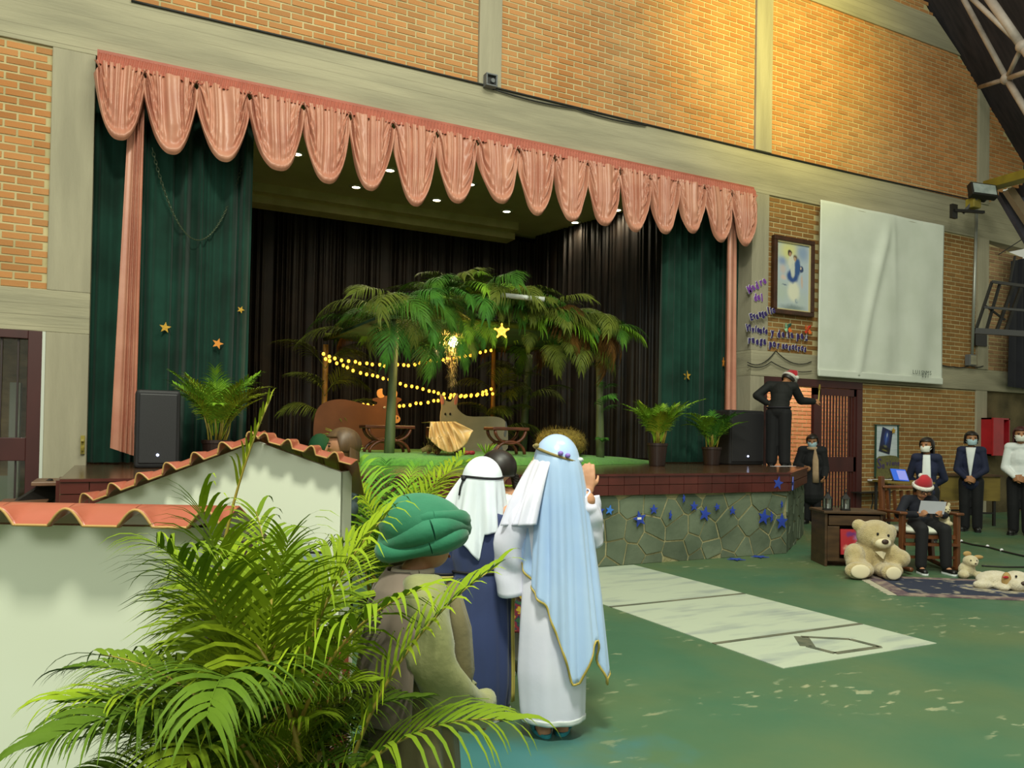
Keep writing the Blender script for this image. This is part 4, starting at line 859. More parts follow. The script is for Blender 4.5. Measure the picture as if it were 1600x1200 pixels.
# ---- stars
M_gold = mat('gold_glitter_card', 'b98a22', 'd2a63a', .35, 60, metal=.3); M_ora = mat('orange_card', 'e08a28', None, .6); M_blu = mat('royal_blue_card', '2f4bb0', '2a3f9c', .5, 8); M_lbl = mat('bright_blue_card', '3f7ad0', None, .5)
def wallstar(px, r_px, Y, m, label, group, rot=0., sq=1., tiltz=0.):
    c = aty(*px, Y); t_ = (c-CAMP)@CW; r_ = r_px*t_/FPX; ex = np.array([math.cos(tiltz)*sq, -math.sin(tiltz)*sq if sq == 1 else 0, 0])
    tag(build('paper_star', MB().prism(star5(r_, .42, rot), c, ex, (0, 0, 1), .012), m, origin=c), label, 'star', group)
for px, r_, m, ro, lab in (((258, 512), 9, M_gold, .1, 'gold star on the left green curtain above the speaker'), ((340, 537), 9, M_ora, .3, 'orange star above the left potted palm'), ((376, 484), 6, M_gold, .4, 'dim gold star near the inner edge of the left green curtain'),
                       ((1073, 587), 8, M_gold, .0, 'gold star on the right green curtain above the palms')):
    wallstar(px, r_, 10.03, m, lab, 'gold stars on the curtains', ro)
wallstar((1130, 566), 8, 10.03, M_ora, 'narrow orange star turned edge on beside the right drape', 'gold stars on the curtains', 0, .35)
bl = [((937, 798), 9, 'blue star first from the left on the stone stage front'), ((952, 797), 8, 'lighter blue star second from the left on the stone stage front'), ((999, 811), 13, 'large blue star with a white tape spot third on the stage front'), ((1021, 796), 8, 'small blue star fourth from the left on the stone stage front'), ((1047, 805), 8, 'narrow blue star fifth from the left on the stone stage front'),
      ((1068, 779), 7, 'thin blue star under the tile edge above the pair'), ((1084, 791), 8, 'small blue star up left of the large star near the middle'), ((1101, 803), 12, 'large blue star near the middle of the stone stage front'), ((1120, 792), 6, 'small blue star just right of the large middle star'), ((1144, 798), 7, 'tilted small blue star right of the middle group'),
      ((1193, 808), 13, 'large dark blue star left of the right hand pair'), ((1205, 808), 9, 'narrow blue star overlapping between two large ones'), ((1221, 815), 13, 'large blue star at the right corner of the stone front'), ((1215, 755), 11, 'blue star on the dark red tile band at the corner'), ((1221, 788), 6, 'thin pale blue star below the tile band at the corner')]
for i, (px, r_, lab) in enumerate(bl):
    sq = .4 if 'narrow' in lab or 'thin' in lab else 1.
    wallstar(px, r_, 7.142-.0012*i, M_lbl if i == 1 else M_blu, lab, 'blue stars on the stage front', .25*math.sin(i*2.1), sq)
c = np.array([7.55, 7.17, aty(1233, 756, 7.17)[2]]); tag(build('paper_star', MB().prism(star5(.09, .42), c+np.array([.0, -.05, 0]), (.79, .6, 0), (0, 0, 1), .012), M_blu, origin=c), 'blue star edge on just past the stage corner', 'star', 'blue stars on the stage front')
tp = aty(999, 810, 7.08); build('tape', MB().box(tp-np.array([.025, .004, .012]), tp+np.array([.025, .004, .012])), M_wht, [o for o in bpy.data.objects if o.get('label', '').startswith('large blue star with')][0])
for px, lab in (((1150, 874), 'fallen blue star on the floor left of the other fallen one'), ((1187, 870), 'fallen blue star on the floor near the stage corner')):
    c = atz(*px, .008); tag(build('paper_star', MB().prism(star5(.11), c, (1, 0, 0), (0, 1, 0), .006), M_blu, origin=c), lab, 'star', 'fallen blue stars')
dw_ = att(672, 703, 10.6); tag(build('driftwood', MB().tube([(dw_[0]-.12, dw_[1], tz+.04), (dw_[0]-.03, dw_[1]-.02, tz+.08), (dw_[0]+.08, dw_[1], tz+.05), (dw_[0]+.14, dw_[1]+.03, tz+.12)], [.03, .045, .04, .015], 9), mat('pale_driftwood', '9a8250', '7f6a40', .9, 9), smooth=True, origin=(dw_[0], dw_[1], tz)), 'pale driftwood piece on the turf left of the manger cloth', 'driftwood')
hk = aty(129, 695, WY-.05); t = thing('yellow_hook', 'small yellow cleat on the left concrete column edge above the stage floor', 'hook', hk)
build('plate', MB().box(hk+np.array([-.02, 0, -.1]), hk+np.array([.02, .04, .1])), M_yel, t); build('peg', MB().bar(hk+np.array([0, -.05, .05]), hk+np.array([0, .02, .03]), .025).bar(hk+np.array([0, -.05, -.05]), hk+np.array([0, .02, -.03]), .025), M_yel, t)
# ================================================================ stage-set houses
M_hw = mat('white_painted_board', 'dfe2cf', 'd9dcc8', .8, 1.2, world=True)
M_rt = mat('terracotta_plastic_tile', 'a65a46', '9c513d', .33, 3, island=.06, world=True, spec=.5)
M_rte = mat('ochre_tile_edge', 'b08a50', None, .7)
def tile_run(parent, a, b, n, h, depth, over, cap, seed):
    # a, b: front edge start and end; each period is one S tile: an open barrel, then a pan that climbs to the crest line and falls away behind
    a = np.array(a, float); b = np.array(b, float); d = (b-a)/n; L_ = np.linalg.norm(d); up = np.array([0, 0, 1.])-(d/L_)*(d[2]/L_); up /= np.linalg.norm(up)
    for i in range(math.ceil(n)):
        fr = min(1., n-i); q = np.linspace(0, fr, 25); e = 1.02 if fr == 1 else 1
        arch = np.where(q < .5, np.sin(PI*q/.5), 0.)*h
        G = []
        for y in (0, .012, .04, .08, .12, .15, .2, depth):
            rise = cap*h*(0 if y <= .012 else min(1, (y-.012)/.13)**.7); fall = .45*max(0, y-.15); z = np.maximum(arch, rise)-fall
            G.append(a+np.outer(i+q*e, d)+np.outer(z, up)+EF*(y-over))
        build('roof_tile', MB().grid(G), M_rt, parent, smooth=True, solid=.007)
        P = [a+(i+s)*d+up*(math.sin(PI*s/.5)*h if s < .5 else 0)-EF*(over+.001) for s in q]
        build('tile_edge', MB().tube(P, .0045, 5), M_rte, parent, smooth=True)
T1 = 2.5; h1 = thing('scenery_house', 'near white scenery house wall with a straight terracotta tile eave', 'scenery', att(130, 1100, T1)*[1, 1, 0])
wl = att(-260, 815, T1); wr = att(318, 821, T1); wr[2] = wl[2]
mb = MB(); v = [np.array([*wl[:2], 0]), np.array([*wr[:2], 0]), wr, wl]; mb.add(np.array(v+[p+EF*.05 for p in v]), [(0, 1, 2, 3), (7, 6, 5, 4), (0, 4, 5, 1), (1, 5, 6, 2), (2, 6, 7, 3), (3, 7, 4, 0)])
build('wall', mb, M_hw, h1)
sb = np.array([*wr[:2], 0]); v = [sb, sb+EF*.12, sb+EF*.12+np.array([0, 0, wl[2]]), wr]; mb = MB().add(np.array(v+[p-EX*.04 for p in v]), [(0, 1, 2, 3), (7, 6, 5, 4), (0, 4, 5, 1), (1, 5, 6, 2), (2, 6, 7, 3), (3, 7, 4, 0)]); build('side_wall', mb, M_hw, h1)
e = att(-142.5, 821.5, T1-.1); e2 = att(347, 822, T1-.1); e2[2] = e[2] = att(100, 821.5, T1-.1)[2]
tile_run(h1, e, e2, 4.5, .052, .5, .0, 1.0, 1)
T2 = 4.4; h2 = thing('scenery_house', 'gabled white scenery house with stepped terracotta roof tiles behind the big palm', 'scenery', att(330, 900, T2)*[1, 1, 0])
G2 = [att(x, y, T2) for x, y in ((133, 792), (402, 690), (533, 738), (533, 900), (133, 900))]
for k in (3, 4): G2[k][2] = 0.
G2[3][:2] = G2[2][:2]; G2[4][:2] = G2[0][:2]
build('wall', MB().add(np.array(G2+[p+EF*.05 for p in G2]), [(4, 3, 2, 1, 0), (5, 6, 7, 8, 9)]+[(i, (i+1) % 5, (i+1) % 5+5, i+5) for i in range(5)]), M_hw, h2)
build('side_wall', MB().add(np.array([G2[3], G2[3]+EF*.3, G2[2]+EF*.3, G2[2]]+[p-EX*.03 for p in (G2[3], G2[3]+EF*.3, G2[2]+EF*.3, G2[2])]), [(0, 1, 2, 3), (7, 6, 5, 4), (0, 4, 5, 1), (1, 5, 6, 2), (2, 6, 7, 3), (3, 7, 4, 0)]), M_hw, h2)
tile_run(h2, att(124, 790, T2-.12), att(405, 686, T2-.12), 6.5, .055, .7, .0, .85, 2)
tile_run(h2, att(402, 686, T2-.12), att(548, 726, T2-.12), 4, .042, .7, .0, .5, 3)
def facepanel(name, x0, y0, x1, y1, T, m, parent, th=.02):
    p = [att(x0, y1, T), att(x1, y1, T), att(x1, y0, T), att(x0, y0, T)]; return uvquad(name, p, m, parent, th)
facepanel('dark_shutter', 352, 832, 403, 880, T2-.03, mat('dark_brown_board', '3a241c', None, .7), h2)
M_view = blob_material('window_print', '8f9aa4', [(.3, .3, .2, .3, '5a4a62', .6), (.7, .2, .25, .2, '7fa0b4', .7), (.5, .7, .4, .3, '6a4a44', .7), (.2, .8, .2, .2, '39506a', .6), (.8, .6, .2, .3, 'a8a090', .6)], grain=.12)
facepanel('window_frame', 444, 862, 508, 944, T2-.035, mat('black_window_frame', '1d1b1a', None, .5), h2); facepanel('window_print', 447, 866, 504, 940, T2-.06, M_view, h2, .01)
# printed brick prop pillar seen between the leaves
M_pb = mat('print_mortar', 'cfc4b4', None, .8); M_pr = mat('print_brick', 'a04a34', '8a3d2c', .8, 8, island=.15, world=True)
pp = thing('brick_print_screen', 'low red brick scenery screen with white joints behind the big palm', 'scenery', att(430, 1100, 3.0)*[1, 1, 0])
a = att(300, 1000, 3.0); b = att(548, 985, 3.0); zt_ = att(430, 985, 3.0)[2]; a[2] = b[2] = 0
LB = np.linalg.norm((b-a)[:2]); v = [a, b, b+np.array([0, 0, zt_]), a+np.array([0, 0, zt_])]
build('panel', MB().add(np.array(v+[p+EF*.04 for p in v]), [(0, 1, 2, 3), (7, 6, 5, 4), (0, 4, 5, 1), (1, 5, 6, 2), (2, 6, 7, 3), (3, 7, 4, 0)]), M_pb, pp)
dh = (b-a)/LB; nb = 9
for r_ in range(int(zt_/.052)):
    for i in range(nb+1):
        x0 = max(0, (i-.5*(r_ % 2))*LB/nb+.006); x1 = min(LB, (i+1-.5*(r_ % 2))*LB/nb-.006)
        if x1-x0 > .02: build('brick', MB().prism(rect(x0, x1, r_*.052+.005, r_*.052+.045), a, dh, (0, 0, 1), .008), M_pr, pp)
# ================================================================ big palm in front
fp = att(405, 1200, 2.15); base = np.array([fp[0], fp[1], 0.])
bp = thing('areca_palm', 'big bright green areca palm in front of the white scenery houses', 'potted plant', base)
build('pot', MB().lathe([(.14, 0), (.15, .02), (.19, .30), (.2, .3), (.2, .33), (.17, .33), (.165, .29), (.001, .29)], base, 28), M_pot, bp)
rnd = random.Random(31)
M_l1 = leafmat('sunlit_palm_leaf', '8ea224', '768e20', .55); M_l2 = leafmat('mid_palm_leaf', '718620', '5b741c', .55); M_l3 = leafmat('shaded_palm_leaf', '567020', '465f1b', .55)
for i in range(16):
    a = rnd.uniform(0, 6.28); r_ = .12*rnd.random()**.5; p = base+np.array([r_*math.cos(a), r_*math.sin(a), .28]); q = base+np.array([r_*2*math.cos(a), r_*2*math.sin(a), rnd.uniform(.5, .75)])
    build('cane', MB().tube([p, (p+q)/2, q], [.013, .011, .007], 7), M_cane, bp, smooth=True)
FA = math.atan2(EX[1], EX[0])           # azimuth of image right
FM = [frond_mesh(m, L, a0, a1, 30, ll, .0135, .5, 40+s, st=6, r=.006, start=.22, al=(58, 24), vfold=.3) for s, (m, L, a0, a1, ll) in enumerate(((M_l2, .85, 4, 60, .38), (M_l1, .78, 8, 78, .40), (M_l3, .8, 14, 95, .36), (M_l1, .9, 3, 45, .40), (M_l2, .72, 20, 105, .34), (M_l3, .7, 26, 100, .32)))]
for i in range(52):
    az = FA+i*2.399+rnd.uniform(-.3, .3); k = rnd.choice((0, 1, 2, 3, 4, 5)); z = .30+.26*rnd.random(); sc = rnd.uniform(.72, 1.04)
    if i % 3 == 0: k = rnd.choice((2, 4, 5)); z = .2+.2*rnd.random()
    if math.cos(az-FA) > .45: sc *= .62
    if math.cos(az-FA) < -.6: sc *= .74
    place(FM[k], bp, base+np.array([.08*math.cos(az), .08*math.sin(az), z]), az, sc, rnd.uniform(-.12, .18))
def near_frond(px, t, az, L, a0, a1, nl, ll, lw, droop, seed, m, tilt=0., al=(58, 26), vf=.25, start=.2):
    lw *= .78
    p = att(*px, t); rc, lv = frond_geo(L, a0, a1, nl, ll, lw, droop, seed, st=6, r=.007, start=start, al=al, vfold=vf)
    M = np.array((Matrix.Rotation(az, 3, 'Z') @ Matrix.Rotation(tilt, 3, 'Y')))
    rc.xf(lambda v: v @ M.T+p); o = build('frond', rc, M_cane, bp, smooth=True)
    for V, F in lv: build('leaflet', MB().add(V @ M.T+p, F), m, o, smooth=True)
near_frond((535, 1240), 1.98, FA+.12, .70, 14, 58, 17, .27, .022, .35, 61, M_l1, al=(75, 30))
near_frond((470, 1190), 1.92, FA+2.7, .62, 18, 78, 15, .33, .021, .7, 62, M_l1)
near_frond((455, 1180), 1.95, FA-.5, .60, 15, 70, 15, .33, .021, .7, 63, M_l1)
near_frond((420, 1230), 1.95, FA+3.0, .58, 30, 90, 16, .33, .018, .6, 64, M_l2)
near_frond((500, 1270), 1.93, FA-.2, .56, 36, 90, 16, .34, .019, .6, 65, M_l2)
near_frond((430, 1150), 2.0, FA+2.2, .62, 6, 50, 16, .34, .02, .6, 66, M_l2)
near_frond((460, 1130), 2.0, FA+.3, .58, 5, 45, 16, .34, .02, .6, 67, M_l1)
near_frond((330, 1010), 2.1, FA, .68, 4, 22, 9, .13, .012, .5, 68, M_ly, al=(22, 14), start=.62)
# ---- bushy palm by the stage, behind the turbaned boy
p = att(604, 900, 5.25)*[1, 1, 0]
t = potted(tuple(p), .3, .17, 'bushy green palm standing against the stage left of the white headscarf', 34, 1.2, [M_lf, M_lf2, M_l1], 8, a0=(4, 30), a1=(55, 120), ll=.34, lw=.015, stem=.35, nl=30, group='potted areca palms', clear=.5)
place(frond_mesh(M_l1, 1.0, 10, 75, 30, .22, .016, .5, 77), t, p+np.array([0, 0, .62]), FA+PI-.25, .95, .1)
tag(build('orange_ribbon', MB().box(att(530, 752, 4.75)-np.array([.012, .01, .03]), att(541, 748, 4.75)+np.array([.02, .01, .03])), M_ora, bevel=.006), 'small orange ribbon scrap on the palm beside the gabled house', 'ribbon')
# ================================================================ reading corner on the right
cf = np.array([7.93, 5.55, 0]); cx_ = np.array([.87, -.49, 0]); cb = np.array([.49, .87, 0])
def L3(x, y, z): return cf+cx_*x+cb*y+np.array([0, 0, z])
M_chair = mat('chestnut_chair_wood', '6a3d1e', '54301a', .4, 5, stretch=(4, 4, 1), world=True)
rc = thing('rocking_chair', 'wooden rocking chair with slatted back and white cushion on the green floor', 'chair', cf)
for s in (-1, 1):
    build('front_post', MB().bar(L3(s*.29, 0, .05), L3(s*.29, 0, .62), .055), M_chair, rc, bevel=.008)
    build('back_post', MB().bar(L3(s*.27, .5, .05), L3(s*.26, .62, 1.0), .055), M_chair, rc, bevel=.008)
    build('armrest', MB().bar(L3(s*.30, -.06, .635), L3(s*.28, .58, .61), .085, .03, ref=(0, 0, 1)), M_chair, rc, bevel=.01)
    build('rocker', MB().tube([L3(s*.29, y, .03+.28*(y-.2)**2*.5) for y in np.linspace(-.22, .78, 12)], .026, 8), M_chair, rc, smooth=True)
build('top_rail', MB().bar(L3(-.27, .605, .88), L3(.27, .605, .88), .13, .03), M_chair, rc, bevel=.01); build('lower_rail', MB().bar(L3(-.27, .54, .5), L3(.27, .54, .5), .06, .03), M_chair, rc)
for i in range(6): x = -.2+.08*i; build('back_slat', MB().bar(L3(x, .54, .5), L3(x, .6, .84), .04, .015), M_chair, rc)
build('seat', MB().add(np.array([L3(-.3, -.02, .36), L3(.3, -.02, .36), L3(.28, .54, .34), L3(-.28, .54, .34), L3(-.3, -.02, .40), L3(.3, -.02, .40), L3(.28, .54, .38), L3(-.28, .54, .38)]), [(0, 3, 2, 1), (4, 5, 6, 7), (0, 1, 5, 4), (1, 2, 6, 5), (2, 3, 7, 6), (3, 0, 4, 7)]), M_chair, rc)
build('apron', MB().bar(L3(-.29, -.01, .30), L3(.29, -.01, .30), .10, .025), M_chair, rc); build('stretcher', MB().bar(L3(-.29, 0, .16), L3(.29, 0, .16), .03), M_chair, rc)
M_cush = mat('white_cushion', 'd8d8c8', 'c8cab8', .85, 4)
Mc = np.array([cx_, cb, [0, 0, 1]]).T
tag(build('seat_cushion', MB().ell(L3(0, .22, .44), (.32, .27, .06), 24, 10, Mc), M_cush, smooth=True, origin=L3(0, .22, .4)), 'white cushion on the rocking chair seat', 'cushion')
# side cabinet with lanterns
M_cab = mat('dark_oak_cabinet', '4f3821', '3b2917', .5, 5, stretch=(1, 1, 4), world=True)
cc = np.array([7.42, 6.1, 0]); 
def K3(x, y, z): return cc+cx_*x+cb*y+np.array([0, 0, z])
cab = thing('side_cabinet', 'dark wooden open cabinet behind the big teddy bear', 'cabinet', cc)
def kbox(n, x0, x1, y0, y1, z0, z1, m=M_cab, bev=.006):
    v = [K3(x, y, z) for z in (z0, z1) for x, y in ((x0, y0), (x1, y0), (x1, y1), (x0, y1))]
    return build(n, MB().add(np.array(v), [(0, 3, 2, 1), (4, 5, 6, 7), (0, 1, 5, 4), (1, 2, 6, 5), (2, 3, 7, 6), (3, 0, 4, 7)]), m, cab, bevel=bev)
ch = .62
kbox('top', -.34, .34, -.03, .48, ch-.03, ch); kbox('side_panel', -.32, -.29, 0, .46, 0, ch-.03); kbox('side_panel', .29, .32, 0, .46, 0, ch-.03); kbox('back_panel', -.29, .29, .43, .46, .05, ch-.03); kbox('shelf', -.29, .29, 0, .43, .06, .09)
dr = kbox('drawer', -.28, .28, -.01, .4, ch-.16, ch-.05); build('knob', MB().ell(K3(.03, -.025, ch-.1), (.035, .02, .018), 14, 8), mat('brass_pull', 'a8802c', None, .35, metal=.8), dr, smooth=True)
kbox('door_frame', -.29, -.16, -.005, .015, .06, ch-.17); kbox('door_frame', .2, .29, -.005, .015, .06, ch-.17)
M_gift = blob_material('red_storybook_cover', 'a8242c', [(.7, .3, .3, .25, '9a78a8', .8), (.3, .75, .3, .2, 'd8a088', .7), (.6, .6, .2, .25, 'c8505a', .7), (.4, .2, .3, .15, '6a2a6a', .7)], grain=.1)
g = uvquad('storybook', [K3(-.15, -.03, .14), K3(.14, -.03, .14), K3(.14, -.0, .42), K3(-.15, -.0, .42)], M_gift, None, .03); g.location = (0, 0, 0); tag(g, 'red picture book standing in the front of the dark cabinet', 'book')
M_lan = mat('black_lantern_metal', '171614', None, .5); M_lg = mat('lantern_glass', 'cfd4cc', None, .1, trans=.9)
for k, (x, lab) in enumerate(((-.26, 'black metal lantern at the left edge of the cabinet top'), (-.06, 'black metal lantern second from the left on the cabinet top'))):
    o_ = K3(x, .1, ch); t = thing('lantern', lab, 'lantern', o_, 'lanterns on the cabinet')
    build('base', MB().lathe([(.055, 0), (.055, .015), (.045, .02)], o_, 8), M_lan, t); build('roof', MB().lathe([(.055, .13), (.05, .14), (.012, .185), (.012, .2), (.001, .205)], o_, 8), M_lan, t)
    build('glass', MB().lathe([(.038, .02), (.038, .13)], o_, 8, False), M_lg, t); build('candle', MB().lathe([(.016, .02), (.016, .07), (.001, .07)], o_, 10), M_whb, t)
    for i in range(4): a_ = i*PI/2+PI/8; q = o_+np.array([.046*math.cos(a_), .046*math.sin(a_), .015]); build('post', MB().bar(q, q+np.array([0, 0, .12]), .01), M_lan, t)
    build('ring', MB().tube([o_+np.array([.02*math.cos(b_), 0, .22+.02*math.sin(b_)]) for b_ in np.linspace(0, 2*PI, 12)], .004, 5), M_lan, t)
# plush toys
def plush(name, label, base, s, parts, eyes, m, rot, group, extra=()):
    t = thing(name, label, 'plush toy', base, group); X = rotz([1, 0, 0], rot)[0]; Yv = rotz([0, 1, 0], rot)[0]
    W = lambda p: np.array(base)+s*(X*p[0]+Yv*p[1]+np.array([0, 0, p[2]]))
    M = np.array([X, Yv, [0, 0, 1.]]).T
    mb = MB()
    for c, r_ in parts: mb.ell(W(c), np.array(r_)*s, 18, 12, M)
    build('body', mb, m, t, remesh=.014*s if s > .5 else .008, sm=4)
    for n, c, r_, mm in eyes: build(n, MB().ell(W(c), np.array(r_)*s, 14, 9, M), mm, t, smooth=True)
    return t, W
M_bear = mat('cream_plush_fur', 'c9b685', 'b7a270', .95, 18, 5, .9, 110, sheen=.5); M_bl = mat('pale_plush_pad', 'ddd0ae', None, .9, sheen=.4); M_nose = mat('brown_plush_nose', '3d2a20', None, .5); M_eye = mat('black_bead', '0e0c0c', None, .2)
bb = atz(1366, 900); BR = -YAW
bear, W = plush('teddy_bear', 'large cream teddy bear sitting on the floor in front of the cabinet', bb, 1.0,
    [((0, .08, .20), (.20, .16, .21)), ((.02, .02, .42), (.195, .165, .165)), ((-.14, .06, .52), (.075, .045, .065)), ((.185, .04, .45), (.065, .045, .09)), ((.01, -.13, .37), (.10, .07, .07)),
     ((-.22, -.02, .21), (.10, .11, .13)), ((-.24, -.08, .14), (.09, .09, .08)), ((.24, -.02, .19), (.12, .11, .10)), ((.17, .0, .25), (.1, .1, .09)), ((-.19, -.10, .09), (.12, .19, .09)), ((-.27, -.22, .09), (.135, .07, .09)), ((.06, -.12, .08), (.11, .2, .08)), ((.045, -.26, .085), (.10, .07, .085)), ((.14, -.1, .08), (.1, .12, .075))],
    [('muzzle', (.01, -.155, .365), (.085, .06, .055), M_bl), ('nose', (.01, -.215, .385), (.036, .018, .026), M_nose), ('eye', (-.035, -.145, .455), (.012, .01, .016), M_eye), ('eye', (.075, -.145, .44), (.012, .01, .016), M_eye), ('sole', (-.27, -.285, .09), (.10, .012, .07), M_bl), ('sole', (.045, -.325, .085), (.08, .012, .065), M_bl)], M_bear, BR, 'plush toys in the reading corner')
build('bow', MB().add([W((-.05, -.12, .27)), W((.01, -.14, .28)), W((.06, -.12, .26)), W((.02, -.15, .2))], [(0, 3, 1), (1, 3, 2)]), M_bl, bear, solid=.01)
M_bun = mat('ivory_plush', 'd3c7a0', 'c2b48c', .95, 20, 4, .7, 120, sheen=.4); M_brn = mat('tan_plush_ear', 'a98a56', None, .9)
b2 = atz(1512, 903)
plush('plush_bunny', 'small ivory plush with floppy tan ears sitting at the rug edge by the chair', b2, .32, [((0, .05, .26), (.26, .24, .26)), ((.06, -.05, .55), (.24, .22, .2)), ((-.24, -.18, .14), (.16, .2, .13)), ((.26, -.2, .12), (.16, .2, .13)), ((.06, -.25, .5), (.11, .08, .08))],
      [('ear', (-.02, .0, .78), (.14, .06, .09), M_brn), ('ear', (.34, .0, .68), (.17, .06, .07), M_brn), ('nose', (.06, -.34, .52), (.03, .02, .02), M_nose), ('eye', (-.04, -.24, .6), (.022, .02, .025), M_eye), ('eye', (.15, -.24, .6), (.022, .02, .025), M_eye)], M_bun, -YAW, 'plush toys in the reading corner')
b3 = atz(1568, 921)
M_dog = mat('white_plush_fur', 'd9cfb8', 'cabfa2', .95, 18, 4, .7, 110, sheen=.4)
plush('plush_dog', 'white plush dog lying flat on the rug with a big brown nose', b3, .62, [((-.05, .12, .13), (.30, .2, .14)), ((.17, -.05, .15), (.2, .19, .15)), ((-.32, .0, .07), (.15, .1, .07)), ((-.1, -.1, .06), (.1, .16, .06)), ((.1, -.2, .11), (.15, .11, .10)), ((.33, .1, .07), (.12, .2, .07))],
      [('ear', (-.03, -.12, .16), (.07, .06, .13), M_brn), ('ear', (.36, -.05, .14), (.06, .06, .12), M_brn), ('nose', (.13, -.3, .15), (.055, .03, .035), M_nose), ('eye', (.06, -.21, .24), (.018, .015, .02), M_eye), ('collar_tag', (-.08, -.18, .22), (.05, .015, .02), M_redp)], M_dog, -YAW, 'plush toys in the reading corner')
p3 = L3(.22, .12, .49)
plush('plush_doll', 'small ivory plush doll propped on the cushion at the right of the reading boy', p3, .34, [((0, 0, .2), (.16, .14, .2)), ((.02, -.02, .5), (.15, .14, .14)), ((-.1, -.1, .08), (.1, .16, .08)), ((.1, -.1, .08), (.1, .16, .08)), ((-.1, 0, .68), (.05, .04, .09)), ((.13, 0, .68), (.06, .04, .08))], [('nose', (.02, -.17, .48), (.025, .02, .02), M_nose), ('eye', (-.04, -.14, .54), (.018, .02, .02), M_eye), ('eye', (.08, -.14, .54), (.018, .02, .02), M_eye)], M_bun, -YAW, 'plush toys in the reading corner')
# rug
RA = atz(1352, 903); RB = atz(1402, 931); rl = RA-RB; RWd = np.linalg.norm(rl); rl /= RWd; rx_ = np.array([rl[1], -rl[0], 0]); RWd = 1.05; RL_ = 2.3
def RG(x, y, z): return RB+rx_*x+rl*y+np.array([0, 0, z])
M_rb = mat('rug_border_weave', '8f7f72', '5c4a52', .95, 9, 6, world=True, lo=.42, hi=.58); M_rf = mat('rug_navy_field', '20283f', '8d8576', .95, 7, 6, world=True, lo=.58, hi=.66); M_rm = mat('rug_medallion', 'a39a82', '39405a', .95, 11, 6, world=True, lo=.45, hi=.6); M_fr = mat('rug_fringe', 'b9b29c', None, .95)
rug = thing('area_rug', 'navy patterned oriental rug with pale fringe on the green floor', 'rug', RG(RL_/2, RWd/2, 0))
def rq(n, x0, x1, y0, y1, z0, z1, m):
    v = [RG(x, y, z) for z in (z0, z1) for x, y in ((x0, y0), (x1, y0), (x1, y1), (x0, y1))]
    return build(n, MB().add(np.array(v), [(0, 3, 2, 1), (4, 5, 6, 7), (0, 1, 5, 4), (1, 2, 6, 5), (2, 3, 7, 6), (3, 0, 4, 7)]), m, rug)
rq('border', 0, RL_, 0, RWd, .001, .009, M_rb); rq('field', .14, RL_-.14, .13, RWd-.13, .008, .011, M_rf)
build('medallion', MB().prism([(RL_/2+math.cos(a)*.42, RWd/2+math.sin(a)*.24) for a in np.linspace(0, 2*PI, 24, endpoint=False)], RB+np.array([0, 0, .0105]), rx_, rl, .0015), M_rm, rug)
mb = MB(); rnd = random.Random(8)
for i in range(70):
    y = (i+.5)/70*RWd; q = RG(-.001, y, .005); mb.bar(q, RG(-.075+rnd.uniform(-.01, .01), y+rnd.uniform(-.012, .012), .003), .007, .003)
build('fringe', mb, M_fr, rug, kind='stuff')
# tables, tablet, sign, poster, floor cable
M_ply = mat('yellow_ply', '7d6a2c', '6d5b26', .6, 3, stretch=(1, 1, 4), world=True)
t0 = att(1470, 741, 13.4); t1 = att(1563, 745, 13.4); zt_ = t0[2]; tb = thing('school_table', 'yellow fronted table with black steel legs by the far wall', 'table', np.array([*(t0+t1)[:2]/2, 0]))
d = (t1-t0); d[2] = 0; d /= np.linalg.norm(d); bk = np.array([-d[1], d[0], 0])
def tbox(n, a, b, y0, y1, z0, z1, m):
    v = [np.array([*(p+bk*y)[:2], z]) for z in (z0, z1) for p, y in ((a, y0), (b, y0), (b, y1), (a, y1))]
    return build(n, MB().add(np.array(v), [(0, 3, 2, 1), (4, 5, 6, 7), (0, 1, 5, 4), (1, 2, 6, 5), (2, 3, 7, 6), (3, 0, 4, 7)]), m, tb)
tbox('top', t0-d*.03, t1+d*.03, -.03, .55, zt_-.03, zt_, M_cab); tbox('front_panel', t0, t1, 0, .02, zt_-.44, zt_-.03, M_ply)
for p in (t0+d*.03, t1-d*.1):
    for y in (.02, .48): tbox('leg', p, p+d*.04, y, y+.04, 0, zt_-.03, M_dk)
for y in (.03, .49): tbox('rail', t0, t1-d*.1, y, y+.02, .2, .23, M_dk)
c = att(1405, 752, 10.4); st_ = thing('side_table', 'small table behind the rocking chair with a tablet on it', 'table', np.array([c[0], c[1], 0]))
e_ = EX
def sbox(n, x0, x1, y0, y1, z0, z1, m):
    v = [np.array([c[0], c[1], 0])+EX*x+EF*y+np.array([0, 0, z]) for z in (z0, z1) for x, y in ((x0, y0), (x1, y0), (x1, y1), (x0, y1))]
    return build(n, MB().add(np.array(v), [(0, 3, 2, 1), (4, 5, 6, 7), (0, 1, 5, 4), (1, 2, 6, 5), (2, 3, 7, 6), (3, 0, 4, 7)]), m, st_)
sbox('top', -.2, .42, -.1, .34, c[2]-.025, c[2], M_ply)
for x in (-.18, .37):
    for y in (-.08, .29): sbox('leg', x, x+.03, y, y+.03, 0, c[2]-.025, M_dk)
tbp = np.array([c[0], c[1], c[2]]); tt = thing('tablet', 'tablet with a lit blue screen propped on the small table', 'tablet', tbp)
q = [tbp+EX*x+EF*y+np.array([0, 0, z]) for x, y, z in ((-.07, 0, .012), (.12, -.02, .0), (.10, .05, .15), (-.09, .07, .16))]
uvquad('case', [q[0]-EX*.012, q[1]+EX*.012, q[2]+EX*.012, q[3]-EX*.012], M_dk, tt, .012)
